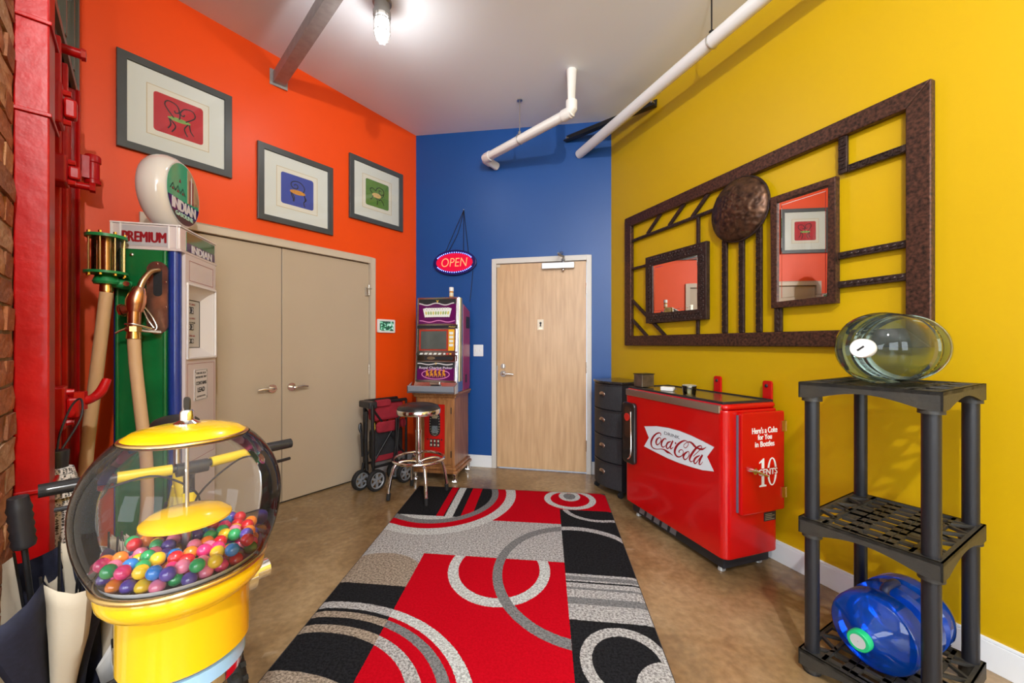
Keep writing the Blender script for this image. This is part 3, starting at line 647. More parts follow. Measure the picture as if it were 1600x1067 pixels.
# ================================================================ RUG
def rug_mat():
    m = bpy.data.materials.new('rug_pattern'); m.use_nodes = True; nt = m.node_tree; L = nt.links.new; bs = nt.nodes['Principled BSDF']
    class X:
        def __init__(s, o): s.o = o
        def _m(s, op, b=None):
            n = nt.nodes.new('ShaderNodeMath'); n.operation = op; L(s.o, n.inputs[0])
            if isinstance(b, X): L(b.o, n.inputs[1])
            elif b is not None: n.inputs[1].default_value = b
            return X(n.outputs[0])
        def __add__(s, b): return s._m('ADD', b)
        def __sub__(s, b): return s._m('SUBTRACT', b)
        def __mul__(s, b): return s._m('MULTIPLY', b)
        def __lt__(s, b): return s._m('LESS_THAN', b)
        def __gt__(s, b): return s._m('GREATER_THAN', b)
        def sqrt(s): return s._m('SQRT')
    uv = nt.nodes.new('ShaderNodeUVMap'); uv.uv_map = 'weave'; sx = nt.nodes.new('ShaderNodeSeparateXYZ')
    nz = nt.nodes.new('ShaderNodeTexNoise'); nz.inputs['Scale'].default_value = 90; nz.inputs['Detail'].default_value = 2
    L(uv.outputs[0], nz.inputs['Vector'])
    wob = nt.nodes.new('ShaderNodeVectorMath'); wob.operation = 'SCALE'; wob.inputs['Scale'].default_value = .008
    sb = nt.nodes.new('ShaderNodeVectorMath'); sb.operation = 'SUBTRACT'; sb.inputs[1].default_value = (.5,.5,.5); L(nz.outputs['Color'], sb.inputs[0]); L(sb.outputs[0], wob.inputs[0])
    ad = nt.nodes.new('ShaderNodeVectorMath'); L(uv.outputs[0], ad.inputs[0]); L(wob.outputs[0], ad.inputs[1]); L(ad.outputs[0], sx.inputs[0])
    u, v = X(sx.outputs[0]), X(sx.outputs[1])
    sp = nt.nodes.new('ShaderNodeTexNoise'); sp.inputs['Scale'].default_value = 85; sp.inputs['Detail'].default_value = 5; sp.inputs['Roughness'].default_value = .8; L(uv.outputs[0], sp.inputs['Vector'])
    def heather(a, b):
        r = nt.nodes.new('ShaderNodeValToRGB'); r.color_ramp.elements[0].position = .42; r.color_ramp.elements[0].color = (*a,1); r.color_ramp.elements[1].position = .58; r.color_ramp.elements[1].color = (*b,1)
        L(sp.outputs['Fac'], r.inputs[0]); return r.outputs[0]
    LIGHT = heather((.17,.16,.16),(.60,.60,.60)); PALE = heather((.30,.31,.31),(.74,.78,.78)); DARK = heather((.11,.11,.115),(.25,.255,.26)); TAN = heather((.14,.11,.085),(.46,.38,.30))
    BLACK = heather((.008,.008,.009),(.022,.022,.025)); REDC = heather((.42,.002,.008),(.52,.003,.013))
    cur = [LIGHT]
    def put(mask, c):
        n = nt.nodes.new('ShaderNodeMix'); n.data_type = 'RGBA'; L(mask.o, n.inputs[0]); L(cur[0], n.inputs[6]); L(c, n.inputs[7]); cur[0] = n.outputs[2]
    def rad(cu, cv, k=1.0): 
        a = u-cu; b = (v-cv)*(1/k); return (a*a+b*b).sqrt()
    def band(r, a, b): return (r > a)*(r < b)
    # far left disc with stripes, red field far right
    put((v < .72)*(u < 1.245), REDC); put((v < .43)*(u > 1.2449), REDC)
    put((v > 1.283)*(u > .38)*(u < 1.245), REDC)
    put((v > .43)*(v < 1.405)*(u > 1.245), BLACK); put((v > 1.83)*(u > 1.245), BLACK)
    r = rad(.25,.20,1.3)
    put(r < .637, PALE); put(r < .556, REDC); put(r < .49, DARK); put(r < .435, PALE)
    inn = (r < .435)*(v < .69)
    put(inn, BLACK); put(inn*(u > .315)*(u < .372), REDC); put(inn*(u > .382)*(u < .442), PALE); put(inn*(u > .50)*(u < .585), REDC)
    put((rad(.17,1.58) < .27)*(v < 1.665)*(u < .38), TAN)
    put((v > 1.665)*(u < .38), BLACK)
    # rings
    r = rad(1.335,.19,1.12); put(band(r,.158,.21), PALE); r = rad(1.335,.12,1.35); put(band(r,.050,.088), PALE); put((rad(1.335,.12,1.5) < .05)*(v > .06), DARK)
    r = rad(1.53,.38); put(band(r,.228,.268)*(v > .43)*(u > 1.245), LIGHT)
    wr = rad(.863,1.40,1.30); put(band(wr,.236,.296)*(v > 1.283)*(u < 1.245), PALE)
    br = rad(1.33,1.405,1.30); put(band(br,.445,.50)*(u < 1.2449), DARK); put(band(br,.455,.50)*(u > 1.2449)*(v < 1.2), LIGHT)
    r = rad(.16,2.52,.93); 
    for a, b_, cr, cl in ((.672,.732,PALE,LIGHT),(.595,.645,DARK,TAN),(.475,.535,LIGHT,TAN)):
        mk = band(r,a,b_)*(v > 1.665); put(mk*(u > .38), cr); put(mk*(u < .3801), cl)
    put((rad(.12,2.56,.6) < .40)*(u < .38), TAN)
    # stripes and ring near right
    for a, b_, c in ((1.43,1.47,DARK),(1.485,1.50,BLACK),(1.50,1.53,LIGHT),(1.545,1.565,DARK),(1.64,1.70,DARK)): put((v > a)*(v < b_)*(u > 1.245), c)
    r = rad(1.47,2.10,1.2); put(band(r,.145,.195)*(u > 1.245), LIGHT); put((rad(1.64,2.26,1.2) < .165)*(u > 1.245), LIGHT)
    L(cur[0], bs.inputs['Base Color']); bs.inputs['Roughness'].default_value = .95; bs.inputs['Specular IOR Level'].default_value = .03
    n3 = nt.nodes.new('ShaderNodeTexNoise'); n3.inputs['Scale'].default_value = 260; L(uv.outputs[0], n3.inputs['Vector'])
    bp = nt.nodes.new('ShaderNodeBump'); bp.inputs['Strength'].default_value = .5; bp.inputs['Distance'].default_value = .006; L(n3.outputs['Fac'], bp.inputs['Height']); L(bp.outputs[0], bs.inputs['Normal'])
    return m
FL, FR, NL, NR_ = Vector((-.852,3.640)), Vector((.805,3.442)), Vector((-.983,1.426)), Vector((.602,1.228))
t = thing('area_rug', 'red, black and grey rug with overlapping circles and stripes', 'rug', (-.1,2.43,0))
bm = bmesh.new(); uvl = bm.loops.layers.uv.new('weave'); NU, NV = 40, 56; gv = {}; rnd = random.Random(11)
for j in range(NV+1):
    for i in range(NU+1):
        s, q = i/NU, j/NV
        p = FL.lerp(FR, s).lerp(NL.lerp(NR_, s), q)
        edge = min(i, NU-i, j, NV-j)
        gv[i,j] = bm.verts.new((p.x+.1, p.y-2.43, .013 if edge else .007))
for j in range(NV):
    for i in range(NU):
        f = bm.faces.new([gv[i,j],gv[i,j+1],gv[i+1,j+1],gv[i+1,j]])
        for lp, (a, b_) in zip(f.loops, ((i,j),(i,j+1),(i+1,j+1),(i+1,j))): lp[uvl].uv = (a/NU*1.64, b_/NV*2.5)
bmesh.ops.recalc_face_normals(bm, faces=bm.faces)
me = bpy.data.meshes.new('pile'); bm.to_mesh(me); bm.free(); me.materials.append(rug_mat())
if me.polygons[0].normal.z < 0: me.flip_normals()
o = bpy.data.objects.new('pile', me); COL.objects.link(o); o.parent = t
b = MB(); cs = [FL,FR,NR_,NL]; P = [(p.x+.1,p.y-2.43) for p in cs]
b.prism(P, .001, .0075, 'z').build('backing', mat('rug_binding', (.03,.028,.028), .9), t)

# ================================================================ SLOT MACHINE ON ITS STAND
SX, SY, SR = -.69, 3.985, R(-12)
t = thing('slot_machine_stand', 'oak cabinet with red panel front and silver claw feet', 'cabinet', (SX,SY,0), SR)
hw, hd = .195, .205
cab = MB().box(-hw,hw,-hd,hd,.14,.80).build('cabinet_body', M['oak'], t, bevel=.004)
MB().prism([(-hw-.035,-hd-.035),(hw+.035,-hd-.035),(hw+.035,hd+.01),(-hw-.035,hd+.01)],.085,.115,'z').prism([(-hw-.02,-hd-.02),(hw+.02,-hd-.02),(hw+.02,hd+.005),(-hw-.02,hd+.005)],.115,.142,'z').build('plinth', M['oak'], t, bevel=.008)
MB().box(-hw-.018,hw+.018,-hd-.018,hd+.005,.80,.822).box(-hw-.03,hw+.03,-hd-.03,hd+.005,.822,.845).build('cabinet_top', M['oak'], t, bevel=.006)
dr = MB().box(-.165,-.105,-hd-.020,-hd-.0005,.17,.78).box(.105,.165,-hd-.020,-hd-.0005,.17,.78).box(-.105,.105,-hd-.020,-hd-.0005,.17,.215).box(-.105,.105,-hd-.020,-hd-.0005,.735,.78).build('cabinet_door', M['oak'], t, bevel=.003)
box('door_panel', mat('scarlet_panel', (.52,.008,.006), .25, coat=.3), dr, -.105,.105,-hd-.010,-hd-.001,.215,.735)
for z in (.27,.68): MB().cyl((.168,-hd-.021,z-.03),(.168,-hd-.021,z+.03),.005,seg=8).build('hinge', M['blackmetal'], dr)
cr = MB().rbox(-.055,.055,-hd-.0125,-hd-.010,.43,.665,.05,axis='y').build('crest', M['ink'], dr)
MB().rbox(-.030,.030,-hd-.014,-hd-.0125,.46,.53,.006,axis='y').build('crest_shield', mat('crest_silver_blue', (.42,.52,.58), .35, .6, var=.7, vscale=90), cr)
b = MB()
for k in range(26):
    a = 2*PI*k/26; b.ball((.047*math.cos(a), -hd-.013, .548+.108*math.sin(a)), .006, 6)
b.prism([(-.025,.60),(-.03,.64),(-.012,.622),(0,.648),(.012,.622),(.03,.64),(.025,.60)],-hd-.0145,-hd-.0125).build('crest_wreath', mat('crest_gold_silver', (.55,.52,.38), .35, .7), cr)
for x in (-.036,0,.036):
    k = box('digit_tile', M['ink'], dr, x-.015,x+.015,-hd-.0125,-hd-.010,.328,.405,.002)
    for z in (.348,.385): MB().rbox(x-.007,x+.007,-hd-.0132,-hd-.0125,z-.010,z+.010,.004,axis='y').build('digit_mark', mat('cream_mark', (.65,.60,.45), .5), k)
for x in (-.07,.07): MB().ball((x,-hd-.012,.40),.008,8,sc=(1,.3,1)).build('badge_stud', M['blackmetal'], dr)
def claw(x, y):
    b = MB().lathe([(.022,.088),(.026,.07),(.018,.05),(.024,.03),(.026,.016),(.018,.002),(.001,0)],14,TR(x,y))
    for k in range(3):
        a = R(-130+40*k); b.ball((x+.024*math.cos(a), y+.024*math.sin(a), .015), .013, 8, sc=(1,1,1.1))
    b.build('claw_foot', M['chrome'], t, smooth=True)
for x in (-hw-.005,hw+.005):
    for y in (-hd-.005,hd-.03): claw(x, y)

t = thing('slot_machine', 'purple and chrome video poker slot machine on the oak cabinet', 'slot machine', (SX,SY,.846), SR)
MAG = mat('magenta_side', (.30,.008,.075), .3, coat=.3); CHS = mat('polished_steel_trim', (.68,.69,.72), .16, 1)
GRN = mat('navy_side_trim', (.02,.05,.13), .35)
# side profile (y, z): front leans back
prof = [(-.235,0),(-.235,.055),(-.195,.10),(-.165,.36),(-.155,.62),(-.135,.915),(-.05,.915),(-.03,.87),(-.03,0)]
MB().prism(prof,-.215,.215,'x').build('front_housing', CHS, t, bevel=.004)
MB().prism([(-.03,.015),(-.03,.85),(-.01,.87),(.0,.87),(.0,.015)],-.208,.208,'x').build('trim_band', GRN, t)
MB().prism([(.0,.0),(.0,.86),(.205,.80),(.205,.03),(.18,.0)],-.212,.212,'x').build('rear_cabinet', MAG, t, bevel=.004)
v_ = box('vent_grille', M['black'], t, .2115,.2145,.08,.185,.62,.74)
for k in range(4): box('vent_slat', M['blackmetal'], v_, .2145,.217,.085,.18,.635+k*.026,.645+k*.026)
box('lock_plate', M['black'], t, .2115,.215,.06,.10,.075,.155)
def face(z):       # y of the leaning front at height z
    pts = [(-.235,0),(-.235,.055),(-.195,.10),(-.165,.36),(-.155,.62),(-.135,.915)]
    for (ya,za),(yb,zb) in zip(pts, pts[1:]):
        if za <= z <= zb and zb > za: return ya+(yb-ya)*(z-za)/(zb-za)
    return pts[-1][0]
def lean(z0, z1):  # local frame lying on the front between two heights
    ya, yb = face(z0), face(z1); return TR(0, ya-.001, z0, -math.atan2(yb-ya, z1-z0), 0, 0)
PUR = mat('purple_glass', (.105,.006,.085), .12, coat=.6); PNK = mat('pink_line', (.72,.22,.52), .4); SIL = mat('silver_line', (.62,.60,.62), .4)
def panel(z0, z1, x0=-.19, x1=.19):
    Mx = lean(z0, z1); h = z1-z0
    f = MB().box(x0-.012,x1+.012,-.008,0,-.010,h+.010).build('glass_panel', CHS, t, bevel=.003); f.matrix_local = Mx
    box('printed_glass', PUR, f, x0,x1,-.0095,-.008,0,h)
    return f, h
# top glass: fan of cards
f, h = panel(.655, .895)
box('black_band', M['ink'], f, -.19,.19,-.0102,-.0094,h*.80,h)
s = MB(); s.stroke([(x/100, h*.80+.010*math.sin(x/19*2*PI*1.0+2), .010) for x in range(-19,20,3)], -.0104,.0002); s.build('ribbon', SIL, f)
s = MB(); s.stroke([(x/100, h*.10+.008*math.sin(x/19*2*PI+1), .008) for x in range(-18,19,3)], -.0104,.0002); s.build('ribbon', PNK, f)
text('emblem', 'Y', .03, mat('gold_print', (.80,.55,.10), .4), f, 0, h*.90, -.0106, height=.024, width=.03, offset=.001)
cardm = mat('card_face', (.78,.80,.76), .5); cardg = mat('card_pips', (.30,.42,.12), .5)
for i in range(10):
    x = -.115+i*.0256; a = R((i-4.5)*-3.2)
    c = MB().rbox(-.023,.023,-.0002,0,-.044,.044,.005,axis='y').build('playing_card', cardm, f); c.location = (x,-.0108-.0003*i,h*.46); c.rotation_euler = (0,-a,0)
    MB().ball((.0,-.0004,-.006),.012,10,sc=(.8,.05,1.5)).build('pip', cardg if i%3 else mat('card_pips_gold',(.62,.55,.12),.5), c)
    text('index', '10JQKA98765'[i], .014, M['ink'], c, -.013, .033, -.0005, height=.012)
# dark strip and screen block
o = MB().box(-.205,.205,-.006,0,.0,.028).build('name_strip', M['black'], t, bevel=.002); o.matrix_local = lean(.612,.655)
text('strip_script', 'Poker', .02, MATS['gold_print'], o, .155, .014, -.0065, width=.07, height=.015, shear=.25)
Mx = lean(.385,.60)
sc = MB().box(-.20,.20,-.014,0,0,.225).build('screen_bezel', CHS, t, bevel=.004); sc.matrix_local = Mx
box('screen_surround', mat('red_surround', (.40,.035,.02), .3, coat=.3), sc, -.178,.135,-.0165,-.014,.012,.216,.002)
box('display', mat('dark_tube_glass', (.10,.115,.11), .12, coat=.8, var=.3, vscale=5), sc, -.160,.103,-.0185,-.0165,.026,.200,.003)
bp_ = box('button_strip', mat('yellow_print', (.80,.42,.02), .4), sc, .122,.182,-.0172,-.014,.012,.216,.002)
for k in range(4): MB().rbox(.132,.172,-.024,-.0172,.052+k*.038,.078+k*.038,.004,axis='y').build('bet_button', cardm, bp_, bevel=.002)
sh = MB().box(-.205,.205,-.03,0,0,.022).build('button_shelf', CHS, t, bevel=.003); sh.matrix_local = lean(.355,.385)
for k in range(5): MB().prism([(-.165+k*.047,.002),(-.135+k*.047,.002),(-.125+k*.047,.02),(-.155+k*.047,.02)],-.036,-.030).build('hold_button', cardm if k != 9 else cardm, sh, bevel=.002)
for k in range(3): MB().rbox(.08+k*.03,.10+k*.03,-.036,-.030,.003,.019,.003,axis='y').build('play_button', mat(('white_btn','red_btn','amber_btn')[k], ((.8,.8,.8),(.7,.05,.03),(.8,.4,.05))[k], .4), sh, bevel=.002)
o = MB().box(-.195,.195,-.008,0,0,.05).build('bill_acceptor', mat('dark_chrome', (.28,.22,.19), .15, 1), t, bevel=.003); o.matrix_local = lean(.30,.355)
MB().rbox(-.12,.17,-.0095,-.008,.008,.042,.012,axis='y').build('bill_window', M['black'], o); MB().ball((-.055,-.0095,.025),.022,14,sc=(1.9,.1,.7)).build('bill_badge', mat('bronze_badge', (.42,.32,.20), .3, .8), o)
# belly glass
f, h = panel(.115, .29)
box('black_band', M['ink'], f, -.19,.19,-.0102,-.0094,h*.66,h)
s = MB(); s.stroke([(x/100, h*.88+.006*math.sin(x/19*2*PI+1), .010) for x in range(-19,20,3)], -.0104,.0002); s.build('ribbon', SIL, f)
text('emblem', 'Y', .02, MATS['gold_print'], f, 0, h*.90, -.0108, height=.02, width=.022, offset=.001)
text('lettering', 'Royal Chariot Poker', .03, mat('lilac_letters', (.66,.58,.72), .4), f, 0, h*.66, -.0108, width=.34, height=.030, offset=.0005)
s = MB(); s.stroke([(.14*math.cos(2*PI*k/24), h*.32+.045*math.sin(2*PI*k/24), .007) for k in range(25)], -.0108,.0002); s.build('oval_line', PNK, f)
gold = mat('chariot_gold', (.85,.32,.02), .4, var=.6, vscale=60)
for k in range(5):     # chariot horses as raised print
    x = -.085+k*.042
    MB().prism([(x-.016,h*.14),(x-.010,h*.34),(x-.018,h*.44),(x-.008,h*.52),(x+.002,h*.62),(x+.010,h*.52),(x+.006,h*.40),(x+.018,h*.34),(x+.015,h*.14),(x+.008,h*.25),(x-.004,h*.25)],-.0112,-.0104).build('horse_print', gold, f)
# coin tray
tr = MB().prism([(-.295,.0),(-.315,.02),(-.315,.065),(-.30,.072),(-.29,.03),(-.235,.02),(-.235,0)],-.232,.232,'x').build('coin_tray', mat('tray_steel', (.36,.42,.50), .25, .5), t, bevel=.003)
for x in (-.236,.228): MB().prism([(-.315,.0),(-.315,.068),(-.22,.10),(-.22,0)],x,x+.008,'x').build('tray_end', CHS, tr, bevel=.001)
o = MB().box(-.04,.06,-.245,-.215,.075,.10).build('payout_lip', CHS, t, bevel=.004)
o = MB().prism([(-.14,.10),(-.11,.91),(-.06,.91),(-.06,.10)],.2155,.219,'x').build('side_trim', mat('side_gold_trim', (.62,.52,.25), .3, .8), t)
# bottle standing on the machine
t = thing('pill_bottle', 'small amber bottle with white cap on the slot machine', 'bottle', (-.60,3.93,1.762))
MB().lathe([(.001,0),(.020,0),(.021,.004),(.021,.062),(.017,.068)],18).build('bottle_body', mat('amber_plastic', (.62,.25,.03), .25, coat=.5), t, smooth=True)
MB().lathe([(.022,.066),(.023,.07),(.023,.102),(.021,.106),(.001,.106)],18).build('cap', M['whitegloss'], t, smooth=True)
MB().lathe([(.0212,.018),(.0212,.052)],18).build('paper_label', mat('cream_label', (.75,.68,.50), .6), t, smooth=True)

# ================================================================ BAR STOOL
t = thing('bar_stool', 'chrome bar stool with round black padded seat and foot ring', 'stool', (-.802,3.405,0))
zs = .787
MB().lathe([(.001,zs),(.06,zs-.001),(.12,zs-.006),(.165,zs-.022),(.181,zs-.045),(.181,zs-.052),(.001,zs-.052)],40).build('seat_cushion', mat('black_vinyl', (.020,.018,.019), .33, bump=.12, bscale=60), t, smooth=True)
MB().lathe([(.150,zs-.088),(.184,zs-.088),(.187,zs-.084),(.187,zs-.052),(.184,zs-.048),(.150,zs-.048)],40).build('seat_band', M['chrome'], t, smooth=True)
MB().cyl((0,0,.35),(0,0,zs-.05),.020,seg=20).cyl((0,0,.26),(0,0,.55),.026,seg=20).cyl((0,0,.545),(0,0,.56),.029,seg=20).build('column', M['chrome'], t, smooth=True)
MB().ring(.212,.0135,48,10,TR(0,0,.315)).build('foot_ring', M['chrome'], t, smooth=True)
for k in range(4):
    a = R(-63+90*k); c, s_ = math.cos(a), math.sin(a)
    o = MB().tube([(.015*c,.015*s_,.285),(.07*c,.07*s_,.300),(.14*c,.14*s_,.302),(.195*c,.195*s_,.275),(.225*c,.225*s_,.20),(.245*c,.245*s_,.09),(.252*c,.252*s_,.015)],.0135,12,smooth=5).build('leg', M['chrome'], t, smooth=True)
    MB().cyl((.247*c,.247*s_,.055),(.253*c,.253*s_,.0002+ (.0135 if k in (0,1,3) and False else 0)),.018,.017,seg=14).build('rubber_tip', M['rubber'], o, smooth=True)
t.location.z = .0140

# ================================================================ FOLDED WAGON
wg = thing('folding_wagon', 'folded red fabric wagon with black frame beside the slot machine', 'wagon', (-1.218,3.735,0), R(48))
RF = mat('red_canvas', (.33,.012,.028), .75, var=.4, vscale=9, bump=.35, bscale=25)
BF = mat('black_canvas', (.014,.014,.017), .75, bump=.3, bscale=30)
FRW = mat('wagon_tube_black', (.022,.022,.024), .35, .5)
for y in (-.10,.06):
    b = MB()
    for x in (-.15,.19): b.cyl((x,y,.16),(x,y,.78),.012)
    b.cyl((-.15,y,.78),(.19,y,.78),.014).cyl((-.15,y,.20),(.19,y,.20),.012).cyl((-.15,y,.24),(.19,y,.72),.009).cyl((-.15,y,.72),(.19,y,.24),.009)
    b.build('frame', FRW, wg, smooth=True)
MB().box(-.13,.18,-.085,.045,.60,.77).build('fabric_body', RF, wg, bevel=.03, bseg=3)
MB().rbox(-.12,.12,-.118,-.085,.50,.60,.03,axis='y').build('pocket', RF, wg, bevel=.012)
MB().rbox(.125,.178,-.115,-.085,.52,.60,.03,axis='y').build('pocket', RF, wg, bevel=.012)
MB().box(-.125,.175,-.08,.04,.24,.52).build('fabric_base', BF, wg, bevel=.03, bseg=3)
MB().box(-.125,.175,-.086,-.08,.24,.29).build('red_hem', RF, wg, bevel=.002)
for p, q in (((-.20,-.14,.75),(-.15,-.06,.79)),): MB().rbox(-.20,-.12,-.13,.08,.73,.79,.02,axis='z').build('corner_bracket', M['black'], wg, bevel=.01)
MB().rbox(-.13,.02,-.12,-.07,.74,.80,.02,axis='y').build('red_flap', RF, wg, bevel=.008)
MB().tube([(-.175,-.13,.76),(-.175,-.14,.5),(-.165,-.13,.22)],.015,10,smooth=4).tube([(-.205,-.08,.70),(-.21,-.08,.4),(-.20,-.08,.18)],.015,10,smooth=4).tube([(-.235,-.04,.52),(-.245,-.03,.56),(-.225,-.02,.58),(-.215,-.03,.30)],.011,8,smooth=4).build('folded_leg_tubes', FRW, wg, smooth=True)
MB().tube([(.06,-.14,.62),(.05,-.15,.40),(.02,-.15,.19)],.011,8).tube([(.075,-.14,.62),(.075,-.155,.60),(.05,-.155,.20)],.008,8).build('pull_handle', FRW, wg, smooth=True)
MB().box(-.158,-.142,-.117,-.112,.54,.60).build('warning_tag', mat('yellow_tag', (.75,.55,.04), .5), wg)
wheels = [((-.145,-.145,.095),.095,R(8)),((-.225,-.02,.090),.090,R(10)),((.15,-.14,.09),.09,R(8)),((.145,.02,.09),.09,R(8))]
def wheel(c, r, a):
    T = TR(*c, PI/2, 0, a)
    o = MB().lathe([(r*.74,-.020),(r*.92,-.022),(r*.99,-.014),(r,0),(r*.99,.014),(r*.92,.022),(r*.74,.020),(r*.74,-.020)],32).build('wheel', M['rubber'], wg, smooth=True); o.matrix_local = T
    MB().ring(r*.72,.009,28,8,TR(0,0,.012)).build('rim', mat('grey_hub', (.28,.30,.33), .4, .3), o, smooth=True)
    b = MB().cyl((0,0,-.018),(0,0,.022),r*.2,seg=16)
    for k in range(6): b.box(-.009,.009,r*.1,r*.72,.004,.016,TR(rz=2*PI*k/6))
    b.build('spokes', MATS['grey_hub'], o)
    MB().cyl((0,0,.022),(0,0,.026),r*.09,seg=12).build('hub_cap', M['chrome'], o)
for w_a in wheels: wheel(*w_a)
for p, q in (((-.145,-.145,.095),(-.145,-.06,.24)),((-.225,-.02,.09),(-.20,-.02,.24)),((.15,-.11,.09),(.15,-.08,.22))): MB().cyl(p, q, .012).build('wheel_fork', FRW, wg, smooth=True)
# ================================================================ DRAWER UNIT
t = thing('drawer_cart', 'black bow-front four drawer cart between door and red cooler', 'drawer unit', (.962,3.56,0), R(-66))
DRB = mat('black_drawer_fabric', (.030,.032,.037), .6, var=.3, vscale=60, bump=.2, bscale=140)
def bow(d, w=.19, n=14, y=-.13): return [(-w+2*w*i/n, y-d*(1-((i/n)*2-1)**2)) for i in range(n+1)]
MB().box(-.185,.185,-.12,.145,.05,.965).build('carcass', M['black'], t)
MB().prism(bow(.062,.20,14,-.135)+[(.20,.15),(-.20,.15)], .965,.985,'z').build('top_board', mat('black_top', (.022,.02,.02), .25, coat=.4), t, bevel=.004)
for i in range(4):
    z0 = .065+i*.225; 
    d = MB().prism(bow(.055,.190,14,-.13)+[(.19,-.1205),(-.19,-.1205)], z0, z0+.205, 'z').build('drawer_front', DRB, t, bevel=.004)
    s_ = MB().prism(bow(.060,.192,14,-.13)+[(.192,-.1205),(-.192,-.1205)], z0+.205, z0+.219, 'z').build('drawer_rail', M['black'], t, bevel=.002)
    yk = -.187
    o = MB().ball((0,yk,z0+.13),.030,18,sc=(1.25,.30,.72)).build('cup_pull', mat('pewter', (.55,.47,.40), .28, 1), d, smooth=True)
    MB().box(-.02,.02,yk-.012,yk-.008,z0+.112,z0+.124).build('pull_label', M['ink'], o)
for x in (-.165,.165):
    for y in (-.12,.12): MB().cyl((x-.012,y,.024),(x+.012,y,.024),.024,seg=16).cyl((x,y,.02),(x,y,.052),.010).build('caster', M['rubber'], t, smooth=True)

# ================================================================ RED BOTTLE COOLER
t = thing('bottle_cooler', 'red vintage coin chest cooler with white fishtail logo', 'cooler', (1.183,2.20,0), R(-71.5))
CR = mat('cooler_red_enamel', (.52,.0015,.002), .26, coat=.3, bump=.006, bscale=12)
Wd, Dp = .955, .41
MB().rbox(-Wd,0,.0,Dp,.10,.935,.045,6,axis='z').build('body', CR, t, bevel=.008)
MB().rbox(-Wd+.004,-.004,.004,Dp-.004,.935,.968,.042,6,axis='z').build('shoulder', CR, t, bevel=.02, bseg=4)
MB().box(-Wd+.045,-.045,.03,Dp-.02,.965,.974).build('sliding_lid', mat('olive_steel_lid', (.30,.27,.20), .2, .85), t, bevel=.002)
MB().box(-Wd+.03,-.03,.016,.034,.962,.980).box(-Wd+.03,-.03,Dp-.03,Dp-.014,.962,.980).box(-Wd+.03,-Wd+.045,.034,Dp-.03,.962,.980).box(-.045,-.03,.034,Dp-.03,.962,.980).build('lid_gasket', M['black'], t, bevel=.002)
MB().box(-Wd+.03,-.035,-.010,.02,.916,.962).build('front_trim', M['steel'], t, bevel=.004)
bs = MB().box(-Wd+.06,-.045,.035,Dp-.03,.028,.10).build('kick_base', M['black'], t, bevel=.004)
for i in range(5):
    x = -Wd+.30+i*.082-.12
    g_ = box('vent_opening', mat('vent_dark', (.01,.01,.012), .5), bs, x-.030,x+.030,.0335,.0349,.045,.088)
    MB().prism([(.024,.050),(.0335,.082),(.0335,.078),(.026,.048)],x-.028,x+.028,'x').build('vent_louvre', mat('galvanised', (.40,.47,.55), .3, .9), g_)
for x in (-Wd+.10,-.085):
    for y in (.06,Dp-.07): MB().cyl((x,y,.002),(x,y,.03),.020,.014,seg=14).box(x-.008,x+.022,y-.01,y+.01,.006,.028).build('caster_foot', mat('clear_nylon', (.45,.45,.44), .3, .3), t, smooth=True)
# coin and bottle slot at the left of the front
cs_ = MB().rbox(-Wd+.015,-Wd+.165,-.030,0,.405,.865,.028,5,axis='y').build('vend_housing', mat('black_enamel', (.012,.011,.012), .2, coat=.5), t, bevel=.008)
MB().rbox(-Wd+.050,-Wd+.130,-.034,-.030,.60,.835,.03,5,axis='y').build('vend_window', mat('smoked_glass', (.03,.015,.014), .05, coat=1), cs_)
MB().cyl((-Wd+.085,-.034,.755),(-Wd+.085,-.040,.755),.030,seg=20).build('vend_knob', mat('knob_red', (.55,.02,.015), .2, coat=.5), cs_, smooth=True)
MB().tube([(-Wd+.130,-.036,.80),(-Wd+.140,-.040,.62),(-Wd+.135,-.038,.48),(-Wd+.10,-.036,.44)],.006,8,smooth=4).build('slot_chrome', M['chrome'], cs_, smooth=True)
